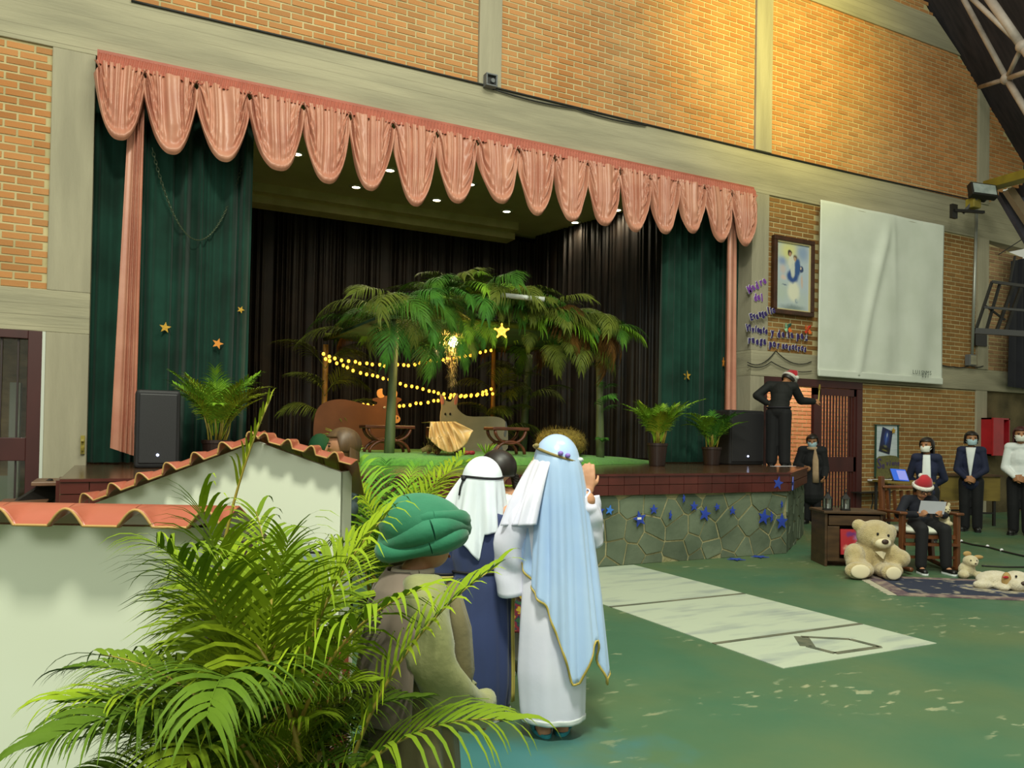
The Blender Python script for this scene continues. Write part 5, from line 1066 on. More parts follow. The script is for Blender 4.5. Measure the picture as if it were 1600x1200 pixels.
def emis_blob(n, bg, blobs, s):
    m = blob_material(n, bg, blobs, .2, 0.); nt = m.node_tree; b = nt.nodes['Principled BSDF']; src = b.inputs['Base Color'].links[0].from_socket; nt.links.new(src, b.inputs['Emission Color']); b.inputs['Emission Strength'].default_value = s; return m
uvquad('screen', [p-EF*.006+np.array([0, 0, .004]) for p in q], emis_blob('tablet_screen', '2a55b8', [], .6), tt, .004)
lq = lambda u, v: q[0]*(1-u)*(1-v)+q[1]*u*(1-v)+q[2]*u*v+q[3]*(1-u)*v-EF*.009+np.array([0, 0, .005])
uvquad('screen_page', [lq(.36, .08), lq(.96, .08), lq(.96, .88), lq(.36, .88)], emis_blob('tablet_page', '7a80c8', [], .6), tt, .002)
build('stand', MB().bar(tbp+EF*.14, tbp+EF*.06+np.array([0, 0, .12]), .06, .008), M_dk, tt)
# wall poster and greeting sign
po = thing('wall_poster', 'white paper poster with green trim and a dark blue night sky card', 'poster', aty(1386, 720, WY-.04))
def wallquad(n, px, dy, m, parent, th=.004): return uvquad(n, [aty(x, y, WY-dy) for x, y in px], m, parent, th)
wallquad('paper', [(1368, 745), (1403, 748), (1403, 664), (1369, 663)], .03, mat('white_poster_paper', 'cdd6da', 'bac6cc', .8, 3, stretch=(1, 1, 14), world=True), po)
for a, b in (((1366, 663.5), (1406, 664.5)), ((1368.5, 664), (1367.5, 745)), ((1403, 664), (1403, 748))): build('green_trim', MB().bar(aty(*a, WY-.04), aty(*b, WY-.04), .035, .012), mat('dark_green_ribbon', '24463a', None, .6), po)
M_night = blob_material('night_sky_card', '16204a', [(.5, .35, .35, .4, '2a479c', .9), (.52, .25, .07, .14, 'c8d8e8', .8), (.5, .45, .05, .35, '5a86c8', .9), (.5, .85, .8, .2, '15130f', .6), (.5, .72, .25, .07, '6a6a4a', .8), (.5, .9, .35, .05, '6a6428', .6)], grain=.02)
wallquad('night_card', [(1373.5, 704.5), (1390, 710), (1395, 674.5), (1379.5, 667)], .04, M_night, po, .006)
build('gold_star', MB().prism(star5(.06, .5), aty(1396, 673, WY-.05), (1, 0, 0), (0, 0, 1), .008), M_gold, po)
sg = thing('greeting_sign', 'olive card sign reading Se viene below the poster', 'sign', aty(1386, 748, WY-.06))
pp_ = [(1369, 749), (1404, 745.5), (1403, 716), (1399, 712.5), (1390, 711.5), (1374, 713), (1370, 717)]
P = [aty(x, y, WY-.06) for x, y in pp_]; build('card', MB().prism([(p[0], p[2]) for p in P], (0, WY-.05, 0), (1, 0, 0), (0, 0, 1), .03), mat('olive_glitter_card', '6f6a3a', '5c5a34', .8, 30, world=True), sg)
M_pur = mat('purple_marker', '4a3a68', None, .7)
A_ = aty(1374, 730, WY-.085); s_ = .17
for i, ch_ in enumerate('Se'): letter(ch_, sg, A_+np.array([i*.105, 0, -.02]), .26 if i == 0 else .17, M_pur, 0, .012, .01)
for i, ch_ in enumerate('viene'): letter(ch_, sg, A_+np.array([.215+i*.075, 0, .03]), .14, M_pur, -.05, .012, .008)
tag(build('card_ledge', MB().box(aty(1369, 752, WY-.2), aty(1396, 748, WY-.02)), M_whb), 'pale thin ledge under the greeting sign', 'ledge')
tag(build('wall_ledge', MB().box(aty(1344, 771, WY-.22), aty(1382, 767, WY-.02)), M_dk), 'dark narrow ledge on the brick wall right of the slatted door', 'ledge')
tag(build('hanging_lead', MB().tube([aty(1363, 771, WY-.1), aty(1364, 783, WY-.08), aty(1361, 795, WY-.07), aty(1359, 802, WY-.06)], .012, 6), M_wire, smooth=True), 'black lead hanging below the dark wall ledge', 'cable')
fc = [atz(x, y, .012) for x, y in ((1478, 838), (1500, 846), (1520, 851), (1545, 855), (1570, 862), (1640, 878))]
ca = thing('floor_cable', 'dark cable with small clear bulbs running across the green floor to the right edge', 'cable', fc[2]); build('wire', MB().tube(fc, .012, 6), M_wire, ca, smooth=True)
for x, y in ((1502, 845.5), (1543, 853.5), (1565, 859.5)): build('bulb', MB().ell(atz(x, y, .02), .022, 10, 7), M_whb, ca, smooth=True)
ca2 = cable('floor_cable', [atz(x, y, .01) for x, y in ((1534, 884), (1570, 886), (1640, 886))], .01, 'second dark cable on the floor behind the plush dog')
# ================================================================ people
M_skin = mat('warm_skin', 'c08c6a', 'b57f5e', .55, 6, sss=.1); M_skin2 = mat('tan_skin', 'a8754f', '9c6a46', .55, 6)
M_hair = mat('black_hair', '1a1411', '241b16', .45, 30, stretch=(1, 1, .2)); M_hairb = mat('light_brown_hair', '5f4628', '4a3620', .5, 30, stretch=(1, 1, .2)); M_hairr = mat('dark_red_hair', '4a1f1c', '351614', .5, 30)
M_navy = mat('navy_knit', '1a2140', '141a31', .85, 8); M_black = mat('black_trouser_cloth', '0c0c10', '08080c', .85, 8); M_blkshirt = mat('black_shirt', '101210', '0a0c0a', .8, 6)
M_white = mat('white_cotton', 'dfe3e2', 'd2d8d8', .8, 4); M_mask = mat('pale_blue_mask', 'a9c4cc', None, .8); M_maskw = mat('white_mask', 'dcdcd2', None, .8); M_shoe = mat('black_shoe', '141312', None, .45)
M_hatr = mat('red_felt_hat', 'b3202c', 'a01a26', .9, 10, sheen=.3); M_hatw = mat('white_hat_fur', 'e4dfd8', 'd5d0c8', .95, 30, 4, .7, 120)
M_lip = mat('lip', '9c5548', None, .5)
V3 = lambda *a: np.array(a, float)
class Fig:
    def __init__(s, label, base, d, Ht, hs=1/7.5, name='person', **J):
        s.H = Ht; s.hh = Ht*hs; s.base = np.array(base, float); s.rot = math.atan2(-d[0], d[1]); s.t = thing(name, label, 'person', base)
        h = Ht; top = h-s.hh
        j = dict(pel=V3(0, 0, .52*h), chest=V3(0, 0, .70*h), neck=V3(0, -.005, top-.005), head=V3(0, .012*h, h-s.hh*.5))
        for n, k in (('L', -1), ('R', 1)):
            j['hip'+n] = V3(k*.052*h, 0, .50*h); j['kne'+n] = V3(k*.055*h, .01*h, .275*h); j['ank'+n] = V3(k*.055*h, -.01*h, .045*h); j['toe'+n] = V3(k*.07*h, .085*h, .018*h)
            j['sho'+n] = V3(k*.105*h, 0, top-.035*h); j['elb'+n] = V3(k*.135*h, -.02*h, .62*h); j['wri'+n] = V3(k*.14*h, .04*h, .485*h)
        for k, v in J.items(): j[k] = np.array(v, float)
        s.j = j; s.hy = 0.; s.hp = 0.
    def headM(s): return np.array(Matrix.Rotation(s.hy, 3, 'Z') @ Matrix.Rotation(s.hp, 3, 'X'))
    def W(s, p): return rotz(p, s.rot)+s.base
    def part(s, name, mb, m, parent=None, **k):
        mb.xf(s.W); return build(name, mb, m, parent or s.t, **k)
    def hd(s, p): return s.j['head']+s.headM() @ (np.array(p, float)*s.hh)
    def headmb(s, mb, g=1.):
        M = s.headM(); hh = s.hh*g
        mb.ell(s.j['head']+M @ V3(0, -.02, .08)*hh, V3(.37, .44, .42)*hh, 20, 14, M); mb.ell(s.j['head']+M @ V3(0, .08, -.22)*hh, V3(.27, .31, .28)*hh, 16, 10, M)
    def hand(s, mb, w, d, n, side, curl=.5, L=None):
        L = L or s.H*.1; d = np.array(d, float); d /= np.linalg.norm(d); n = np.array(n, float); n -= d*(n@d); n /= np.linalg.norm(n); la = np.cross(d, n)*side
        for i, fl in enumerate((.40, .46, .43, .34)):
            k = w+d*.5*L+la*(i-1.5)*.15*L; mb.cap(w+la*(i-1.5)*.09*L, k, .10*L, .075*L, 8)
            d1 = d*math.cos(curl)+n*math.sin(curl); c2 = curl*2.1; d2 = d*math.cos(c2)+n*math.sin(c2); m_ = k+d1*fl*.55*L; mb.cap(k, m_, .07*L, .06*L, 8); mb.cap(m_, m_+d2*fl*.5*L, .06*L, .05*L, 8)
        b = w+d*.14*L-la*.16*L; m_ = b+(d*.6-la*.7+n*.35)*.28*L; mb.cap(b, m_, .085*L, .07*L, 8); mb.cap(m_, m_+(d*.85-la*.2+n*.5)*.24*L, .068*L, .052*L, 8)
    def body(s, m=None, vox=.009, hands=((None, None, .5), (None, None, .5)), face=True):
        j, h, mb = s.j, s.H, MB(); m = m or M_skin
        mb.ell(j['pel'], V3(.088, .06, .065)*h); mb.ell((j['pel']+j['chest'])/2, V3(.07, .05, .11)*h); mb.ell(j['chest'], V3(.088, .06, .10)*h); mb.cap(j['shoL'], j['shoR'], .034*h); mb.cap(j['chest'], j['neck'], .06*h, .03*h)
        mb.cap(j['neck']-V3(0, 0, .02*h), j['head']-V3(0, 0, .2*s.hh), .031*h, .031*h)
        s.headmb(mb)
        if face:
            M = s.headM(); mb.cap(s.hd((0, .42, .06)), s.hd((0, .47, -.10)), .035*s.hh, .055*s.hh, 8)
            for k in (-1, 1): mb.ell(s.hd((k*.375, -.03, -.02)), V3(.04, .085, .12)*s.hh, 10, 8, M); mb.ell(s.hd((k*.09, .40, -.03)), V3(.09, .05, .05)*s.hh, 8, 6, M)
        for k, n in enumerate('LR'):
            mb.cap(j['hip'+n], j['kne'+n], .05*h, .036*h); mb.cap(j['kne'+n], j['ank'+n], .036*h, .023*h); mb.cap(j['ank'+n]-V3(0, .01*h, .02*h), j['toe'+n], .024*h, .018*h)
            mb.cap(j['sho'+n], j['elb'+n], .029*h, .023*h); mb.cap(j['elb'+n], j['wri'+n], .023*h, .015*h)
            d, nn, c = hands[k]; fa = j['wri'+n]-j['elb'+n]; s.hand(mb, j['wri'+n], fa if d is None else d, V3(-1 if n == 'R' else 1, .3, 0) if nn is None else nn, 1 if n == 'R' else -1, c)
        o = s.part('body', mb, m, remesh=vox, sm=2)
        if face:
            for k in (-1, 1): s.part('eye', MB().ell(s.hd((k*.155, .41, .02)), V3(.045, .03, .03)*s.hh, 10, 7, s.headM()), M_eye, smooth=True); s.part('eyebrow', MB().cap(s.hd((k*.09, .435, .10)), s.hd((k*.23, .39, .105)), .018*s.hh), M_hair)
            s.part('mouth', MB().ell(s.hd((0, .385, -.27)), V3(.10, .03, .025)*s.hh, 12, 7, s.headM()), M_lip, smooth=True)
        return o
    def shirt(s, m, th=.012, hem=None, sleeve=1., name='shirt', arms=True, vox=.011, flare=0.):
        j, h, mb = s.j, s.H, MB(); t = th
        mb.ell(j['chest'], V3(.092, .064, .10)*h+t); mb.ell((j['pel']+j['chest'])/2, V3(.08, .056, .12)*h+t); mb.cap(j['shoL'], j['shoR'], .036*h+t); mb.cap(j['chest'], j['neck']-V3(0, 0, .035*h), .07*h+t, .034*h+t*.4)
        mb.ell(j['pel']+V3(0, 0, .02*h), V3(.09, .064, .07)*h+t)
        if hem: mb.cap(j['pel'], V3(j['pel'][0], j['pel'][1], hem), .075*h+t, .09*h+t+flare)
        if arms:
            for n in 'LR':
                mb.cap(j['sho'+n], j['elb'+n], .032*h+t, .028*h+t); e, w = j['elb'+n], j['wri'+n]
                if sleeve > 0: mb.cap(e, e+(w-e)*.93*sleeve, .028*h+t, .021*h+t*.8)
        return s.part(name, mb, m, remesh=vox, sm=3)
    def trousers(s, m=None, th=.012, vox=.011):
        j, h, mb = s.j, s.H, MB()
        mb.ell(j['pel'], V3(.09, .065, .07)*h+th)
        for n in 'LR': mb.cap(j['hip'+n], j['kne'+n], .053*h+th, .042*h+th); mb.cap(j['kne'+n], j['ank'+n]+V3(0, 0, .005), .042*h+th, .036*h+th)
        return s.part('trousers', mb, m or M_black, remesh=vox, sm=3)
    def shoes(s, m=None, sole=None):
        j, h = s.j, s.H
        for n in 'LR':
            a = j['ank'+n]*V3(1, 1, 0)+V3(0, -.012*h, .03*h); b = j['toe'+n]*V3(1, 1, 0)+V3(0, 0, .024*h)
            o = s.part('shoe', MB().cap(a, b, .03*h, .026*h, 12).cap(a, j['ank'+n]+V3(0, 0, .01), .029*h, .028*h), m or M_shoe, smooth=True)
            mb = MB(); d = (b-a); d[2] = 0; d /= np.linalg.norm(d); x = V3(d[1], -d[0], 0)
            pr = [a*V3(1, 1, 0)+x*math.cos(t)*.032*h+d*math.sin(t)*.034*h for t in np.linspace(PI, 2*PI, 7)]+[b*V3(1, 1, 0)+x*math.cos(t)*.03*h+d*math.sin(t)*.032*h for t in np.linspace(0, PI, 7)]
            mb.rings([np.array(pr)+V3(0, 0, .002), np.array(pr)+V3(0, 0, .016*h)]); s.part('sole', mb, sole or M_shoe, o)
    def hair(s, m, back=0., fringe=True, g=1.10, low=-.25):
        M = s.headM(); mb = MB(); n, k = 28, 14; rs = []
        for i in range(k):
            v = i/(k-1); row = []
            for q in range(n):
                th = 2*PI*q/n; fr = max(0, math.sin(th)); lo = low if fr < .35 else (.22 if fringe else .34); ph = R(90)-v*(R(90)-math.asin(max(-1, min(1, lo/.52)))); row.append(s.hd((math.cos(th)*math.cos(ph)*.41*g, -.02+math.sin(th)*math.cos(ph)*.475*g, .08+math.sin(ph)*.44*g)))
            rs.append(np.array(row))
        mb.rings(rs, True, False); o = s.part('hair', mb, m, smooth=True, solid=.012)
        if back:
            G = []
            for i in range(10):
                v = i/9; row = [s.hd((math.cos(t)*(.42+.03*v), math.sin(t)*(.44+.02*v)+.0, .1-v*back)) for t in np.linspace(R(200), R(340), 26)]; G.append(row)
            s.part('long_hair', MB().grid(G), m, o, smooth=True, solid=.025)
        return o
    def mask(s, m):
        G = []
        for i in range(7):
            v = i/6; row = [s.hd((math.sin(t)*.345*(1-.25*abs(v-.35)), .07+math.cos(t)*(.36+.07*math.sin(PI*min(1, v*1.1))*math.cos(t)), -.02-.42*v)) for t in np.linspace(R(-72), R(72), 17)]; G.append(row)
        o = s.part('face_mask', MB().grid(G), m, smooth=True, solid=.006)
        for k in (-1, 1): s.part('ear_loop', MB().tube([s.hd((k*.33, .18, -.08)), s.hd((k*.39, .0, .02)), s.hd((k*.39, -.03, -.1)), s.hd((k*.31, .15, -.3))], .003, 5), m, o)
    def collar(s, m, w=.045):
        j = s.j; n = j['neck']; return s.part('collar', MB().tube([n+V3(math.cos(a)*w*1.2, math.sin(a)*w*1.05+.005, -.012-.022*max(0, math.sin(a))) for a in np.linspace(R(-250), R(70), 20)], .014, 8), m, smooth=True)
    def santa(s, droop=(1, -.2, .1), hgt=.55, pom=True):
        o = s.part('santa_hat', MB().tube([s.hd((0, 0, .22)), s.hd((0, 0, .42)), s.hd((droop[0]*.06, droop[1]*.06, .42+hgt*.35)), s.hd((droop[0]*.22, droop[1]*.22, .40+hgt*.55)), s.hd((droop[0]*.5, droop[1]*.5, .35+hgt*.5+droop[2]))], [.46*s.hh, .47*s.hh, .40*s.hh, .27*s.hh, .08*s.hh], 20, ref=(0, 1, 0)), M_hatr, smooth=True)
        an = np.linspace(0, 2*PI, 25); s.part('hat_brim', MB().tube([s.hd((math.cos(a)*.45, math.sin(a)*.49-.01, .20)) for a in an], .12*s.hh, 10, False), M_hatw, o, smooth=True)
        s.part('pompom', MB().ell(s.hd((droop[0]*.58, droop[1]*.58, .33+hgt*.5+droop[2])), .15*s.hh, 14, 9), M_hatw, o, smooth=True)
    def loft(s, name, rings, m, n=120, folds=9, amp=(.01, .05), seed=0, parent=None, rows=44, solid=.006, th=(0, 360)):
        rn = random.Random(seed); ph = [rn.uniform(0, 6.28) for _ in range(6)]; rg = np.array(rings, float); kz = np.linspace(0, 1, len(rg)); full = th[1]-th[0] >= 360
        an = np.radians(np.linspace(th[0], th[1], n, endpoint=not full)); G = []
        for i in range(rows):
            v = i/(rows-1); z, cx, cy, rx, ry = (np.interp(v, kz, rg[:, k]) for k in range(5)); A = amp[0]+(amp[1]-amp[0])*v
            f = 1+A*(np.sin(folds*an+ph[0]+.7*math.sin(2.2*v+ph[1]))+.55*np.sin((folds*1.6//1)*an+ph[2]-1.2*v)+.35*np.sin((folds//2)*an+ph[3]+v))
            G.append(np.stack([cx+rx*f*np.cos(an), cy+ry*f*np.sin(an), np.full(n, z)], 1))
        return s.part(name, MB().grid(G, full), m, parent, smooth=True, solid=solid)
    def veil(s, name, m, zb, rb, half=120, g=1.2, center=-90, folds=7, amp=.06, seed=0, drop=.0, parent=None, shift=(0, 0), solid=.005):
        # cloth laid over the head and hanging: zb(q), rb(q) give lower edge height and reach for q in -1..1 across the back
        rn = random.Random(seed); ph = [rn.uniform(0, 6.28) for _ in range(4)]; n, k1, k2 = 90, 10, 34; q = np.linspace(-1, 1, n); an = np.radians(center+q*half); G = []; c = s.j['head']; hh = s.hh
        rx, ry, rz = .42*hh*g, .48*hh*g, .50*hh*g
        for i in range(k1):
            e = R(88-80*i/(k1-1)); G.append(np.stack([c[0]+rx*math.cos(e)*np.cos(an), c[1]+ry*math.cos(e)*np.sin(an), np.full(n, c[2]+.04*hh+rz*math.sin(e))], 1))
        z0 = c[2]+.04*hh+rz*math.sin(R(8)); ZB = np.array([zb(a) for a in q]); RB = np.array([rb(a) for a in q])
        for i in range(1, k2):
            v = i/(k2-1); z = z0+(ZB-z0)*v; w = v**.75; A = amp*min(1, v*1.6)
            f = 1+A*(np.sin(folds*an*1.0+ph[0]+.5*math.sin(3*v))+.6*np.sin(folds*2.3*an+ph[1])+.3*np.sin(folds*.45*an+ph[2]+2*v))
            G.append(np.stack([c[0]+shift[0]*w+(rx+(RB-rx)*w)*f*np.cos(an), c[1]+shift[1]*w+(ry+(RB*.9-ry)*w)*f*np.sin(an), z], 1))
        return s.part(name, MB().grid(G), m, parent, smooth=True, solid=solid), G
away = EF[:2]
# ---- girl in the blue veil
M_bs = mat('sky_blue_satin', 'b4cdf0', 'a3c0ea', .24, 2.2, 3, .06, 20, sheen=.2, spec=.6); M_ws = mat('white_satin', 'ebe8f8', 'deddf2', .26, 2.2, 3, .06, 20, spec=.6); M_tr = mat('gold_braid_trim', 'b09a48', None, .5); M_teal = mat('teal_rubber', '2f8f9c', None, .5); M_ol = mat('olive_flower_cord', '8a7a48', None, .7); M_lil = mat('lilac_flower', '8a6cc0', None, .6)
b = atz(863, 1147); f = Fig('girl in pale blue satin veil over white satin robe and teal flip flops', b, away+np.array([-.03, 0]), 1.38, .155, shoR=(.14, 0, 1.10), elbR=(.19, .12, .90), wriR=(.165, .13, 1.14), shoL=(-.14, 0, 1.10), elbL=(-.215, -.0, .92), wriL=(-.20, .06, .72), ankL=(-.04, -.01, .05), ankR=(.045, .02, .05), toeL=(-.07, .12, .03), toeR=(.06, .15, .03))
f.body(hands=((None, None, .4), (V3(0, .1, 1), V3(0, 1, 0), .15)), vox=.007)
f.loft('robe', [(1.13, 0, 0, .06, .05), (1.10, 0, 0, .15, .085), (.98, 0, 0, .155, .10), (.80, -.005, 0, .142, .10), (.55, -.01, 0, .15, .12), (.30, -.012, 0, .158, .13), (.12, -.005, 0, .150, .12), (.075, 0, 0, .142, .115)], M_ws, folds=7, amp=(.008, .028), seed=4)
f.loft('hem_band', [(.10, -.003, 0, .150, .122), (.075, 0, 0, .146, .118)], M_white, folds=7, amp=(.026, .028), seed=4, rows=4)
def sleeve(F, pts, rs, m, name='sleeve', parent=None, ripple=.08, seed=0):
    rn = random.Random(seed); P = [np.array(p, float) for p in pts]; k = 26; mb = MB(); rr = []; cum = np.linspace(0, 1, len(P)); X = None; n = 28
    for i in range(k):
        v = i/(k-1); c = np.array([np.interp(v, cum, [p[a] for p in P]) for a in range(3)]); c2 = np.array([np.interp(min(1, v+.04), cum, [p[a] for p in P]) for a in range(3)]); c1 = np.array([np.interp(max(0, v-.04), cum, [p[a] for p in P]) for a in range(3)])
        x, y, z = frame_of(c2-c1, (0, 1, .2)); r_ = np.interp(v, np.linspace(0, 1, len(rs)), rs); an = np.linspace(0, 2*PI, n, endpoint=False)
        q = r_*(1+ripple*np.sin(3*an+9*v+seed)+ripple*.7*np.sin(24*v+2*an+seed)*(1-abs(2*v-1)**2)); rr.append(c+np.outer(np.cos(an)*q, x)+np.outer(np.sin(an)*q, y))
    mb.rings(rr, True, False); return F.part(name, mb, m, parent, smooth=True, solid=.005)
sleeve(f, [(-.10, 0, 1.12), (-.17, 0, 1.03), (-.215, .0, .90), (-.205, .04, .78), (-.185, .06, .66)], (.06, .07, .07, .075, .09), M_ws, seed=2)
sleeve(f, [(.10, 0, 1.12), (.15, .03, 1.03), (.19, .10, .89)], (.06, .065, .055), M_ws, seed=5); sleeve(f, [(.193, .115, .86), (.185, .12, .98), (.168, .13, 1.11)], (.03, .06, .05), M_ws, seed=6)
zb = lambda q: np.interp(q, (-1, -.8, -.45, -.2, -.02, .12, .22, .34, .6, 1), (.82, .74, .64, .46, .28, .28, .40, .48, .25, .40))
rb = lambda q: np.interp(q, (-1, -.5, 0, .5, 1), (.185, .185, .185, .21, .215))
v_, G = f.veil('white_under_veil', M_ws, lambda q: np.interp(q, (-1, 0, 1), (.94, .98, 1.0)), lambda q: .19, 62, 1.12, center=-168, folds=9, amp=.12, seed=3, shift=(-.05, -.01))
v_, G = f.veil('blue_veil', M_bs, zb, rb, 98, 1.2, center=-74, folds=9, amp=.08, seed=9, shift=(.03, -.02))
f.part('veil_trim', MB().tube([p[0] for p in G[9:]], .006, 6), M_tr, v_, smooth=True); f.part('veil_hem', MB().tube(list(G[-1]), .006, 6), M_tr, v_, smooth=True)
an = np.linspace(0, 2*PI, 40); hc = f.j['head']; crown = f.part('flower_cord', MB().tube([hc+V3(math.cos(a)*.108, math.sin(a)*.122, .045-.035*math.cos(a)+.01*math.sin(a)) for a in an], .007, 7, False), M_ol, smooth=True)
for a, m in ((-1.2, M_lil), (-1.5, M_lil), (-2.6, M_ol), (-.35, M_white), (-.2, M_white)): f.part('flower', MB().ell(hc+V3(math.cos(a)*.116, math.sin(a)*.13, .045-.035*math.cos(a)+.008), (.013, .012, .011), 10, 7), m, crown, smooth=True)
for n in 'LR':
    a, t_ = f.j['ank'+n], f.j['toe'+n]; d = (t_-a)*V3(1, 1, 0); d /= np.linalg.norm(d); x = V3(d[1], -d[0], 0); o0 = (a+t_)/2*V3(1, 1, 0)-d*.01
    pr = [o0+x*math.cos(q)*.042+d*math.sin(q)*.115 for q in np.linspace(0, 2*PI, 24, endpoint=False)]
    sd = f.part('flip_flop', MB().rings([np.array(pr)+V3(0, 0, .001), np.array(pr)+V3(0, 0, .018)]), M_teal)
    f.part('strap', MB().tube([o0-d*.03+x*.042+V3(0, 0, .015), o0+d*.02+x*.03+V3(0, 0, .055), o0+d*.08+V3(0, 0, .02), o0+d*.02-x*.03+V3(0, 0, .055), o0-d*.03-x*.042+V3(0, 0, .015)], .007, 6), M_teal, sd, smooth=True)
# ---- child in white headcloth and navy robe
M_nv = mat('navy_robe_cotton', '2f3c6a', '28335a', .8, 3, sheen=.25); M_kf = mat('white_headcloth', 'e8eef4', 'dde5ee', .85, 3); M_cord = mat('black_cord', '16141c', None, .7); M_yel2 = mat('yellow_robe_stripe', 'b5a552', None, .6)
b = atz(747, 1122); f2 = Fig('child in white headcloth with black cord and long navy robe seen from behind', b, away+np.array([.05, 0]), 1.27, .165, elbR=(.19, .02, .78), wriR=(.17, .08, .62), elbL=(-.19, .02, .78), wriL=(-.16, .1, .64), toeR=(.12, .11, .03))
f2.body(vox=.008)
f2.loft('robe', [(1.04, 0, 0, .06, .05), (1.01, 0, 0, .13, .08), (.93, 0, 0, .165, .10), (.80, 0, 0, .162, .10), (.735, 0, 0, .140, .095), (.725, 0, 0, .140, .095), (.66, -.002, 0, .155, .11), (.40, .0, 0, .165, .125), (.18, .01, 0, .155, .12), (.06, .03, 0, .118, .10)], M_nv, folds=11, amp=(.004, .04), seed=8)
an = np.linspace(0, 2*PI, 40); f2.part('belt_cord', MB().tube([V3(math.cos(a)*.146, math.sin(a)*.101, .73) for a in an], .007, 6, False), M_cord, smooth=True)
for k in (-1, 1):
    sl = sleeve(f2, [(k*.10, 0, .98), (k*.16, 0, .90), (k*.19, .01, .80), (k*.185, .03, .70)], (.06, .075, .075, .085), M_nv, ripple=.04, seed=3+k)
    for r_, m in ((.088, M_yel2), (.0885, M_cord)): f2.part('cuff_stripe', MB().tube([V3(k*.185+math.cos(a)*r_*1.0, .03+math.sin(a)*r_, .70+(0 if m is M_yel2 else .016)) for a in np.linspace(0, 2*PI, 26)], .006, 6, False), m, sl, smooth=True)
f2.part('side_stripe', MB().tube([V3(.165+.004*math.sin(9*z), -.045, z) for z in np.linspace(.66, .1, 14)], .006, 6), M_yel2, smooth=True); f2.part('side_stripe', MB().tube([V3(.172+.004*math.sin(9*z), -.03, z) for z in np.linspace(.68, .1, 14)], .006, 6), M_yel2, smooth=True)
v_, G = f2.veil('headcloth', M_kf, lambda q: np.interp(q, (-1, -.75, -.4, -.12, .02, .1, .3, .55, 1), (1.02, 1.03, .95, .84, .79, .92, .93, .92, 1.05)), lambda q: np.interp(q, (-1, -.4, 0, .5, 1), (.21, .175, .15, .13, .12)), 118, 1.14, center=-92, folds=7, amp=.085, seed=12)
hc = f2.j['head']; f2.part('head_cord', MB().tube([hc+V3(math.cos(a)*.103, math.sin(a)*.118, .028+.004*math.sin(2*a)) for a in an], .006, 7, False), M_cord, v_, smooth=True); f2.part('cord_knot', MB().ell(hc+V3(-.085, -.082, .022), (.014, .014, .013), 10, 7).tube([hc+V3(-.087, -.084, .02), hc+V3(-.10, -.09, -.02), hc+V3(-.105, -.095, -.06)], .005, 6), M_cord, v_, smooth=True)
f2.shoes(M_shoe, M_white)
# ---- boy in green turban
M_tb = mat('emerald_turban_cotton', '1f7a58', '196748', .8, 5, 3, .15, 30, sheen=.2); M_rb1 = mat('olive_brown_robe', '6f6644', '5f573a', .9, 4, 3, .2, 30, sheen=.2); M_rb2 = mat('pale_olive_sleeve', '8f9060', '7d7e50', .9, 6, 3, .2, 30, sheen=.2); M_rb3 = mat('taupe_tunic', '86766a', '76685c', .9, 4, sheen=.15)
dT = EX[:2]*.9+EF[:2]*.4; b = att(643, 1000, 2.42)*[1, 1, 0]
f3 = Fig('boy in green turban and olive robe standing among the palm leaves in front', b, dT, 1.2, .165, shoR=(.125, .0, .90), elbR=(.155, .03, .66), wriR=(.06, .21, .56), shoL=(-.125, .0, .90), elbL=(-.15, .05, .68), wriL=(-.03, .21, .55), head=(0, .045, 1.085), neck=(0, .0, .985))
f3.hp = -.14; f3.hy = -.15
f3.body(hands=((V3(.5, .5, -.35), V3(.5, -.6, -.4), .7), (V3(-.45, .6, -.5), V3(-.5, -.6, -.4), .7)), vox=.006)
f3.loft('robe', [(.985, 0, 0, .055, .055), (.95, 0, 0, .10, .075), (.90, 0, -.005, .165, .10), (.78, 0, -.005, .17, .115), (.62, 0, 0, .165, .12), (.45, 0, 0, .18, .14), (.25, 0, 0, .195, .155), (.03, 0, 0, .205, .165)], M_rb1, folds=10, amp=(.004, .05), seed=15)
f3.loft('draped_shawl', [(.985, 0, -.01, .07, .07), (.93, 0, -.012, .16, .10), (.84, 0, -.012, .19, .125), (.70, 0, -.015, .195, .14), (.56, 0, -.02, .20, .15)], M_rb3, folds=9, amp=(.006, .05), seed=17, th=(125, 345))
sleeve(f3, [(.09, 0, .955), (.145, -.005, .90), (.185, .01, .76), (.175, .06, .645), (.115, .15, .575), (.055, .215, .555)], (.055, .068, .066, .066, .06, .052), M_rb2, ripple=.13, seed=21); sleeve(f3, [(-.09, 0, .955), (-.145, 0, .90), (-.17, .03, .75), (-.14, .08, .65), (-.04, .2, .555)], (.055, .066, .066, .066, .055), M_rb2, ripple=.05, seed=22)
for k, (x0, y0) in enumerate(((.10, .085), (.07, .10))): f3.part('front_fold', MB().tube([V3(x0, y0, .95), V3(x0+.05, y0+.02, .82), V3(x0+.06, y0+.03, .70), V3(x0+.05, y0+.02, .60)], [.022, .03, .028, .02], 10), M_rb1, smooth=True)
tb = f3.part('turban', MB().ell(f3.hd((0, -.10, .16)), V3(.60, .70, .50)*f3.hh, 28, 16, f3.headM()).ell(f3.hd((0, .2, .10)), V3(.52, .45, .30)*f3.hh, 24, 14, f3.headM()), M_tb, remesh=.008, sm=3)
for k in range(3):
    pts = [f3.hd((math.cos(a)*(.52-.03*k), -.04+math.sin(a)*(.58-.03*k), -.10+.14*k+.20*math.sin(a+.3*k)+.05*math.sin(2*a+k))) for a in np.linspace(0, 2*PI, 44)]
    f3.part('twisted_fold', MB().tube(pts, [(.13+.035*math.sin(a*3+k*2))*f3.hh*(1.25 if k == 1 else 1) for a in np.linspace(0, 2*PI, 44)], 12, False), M_tb, tb, smooth=True)
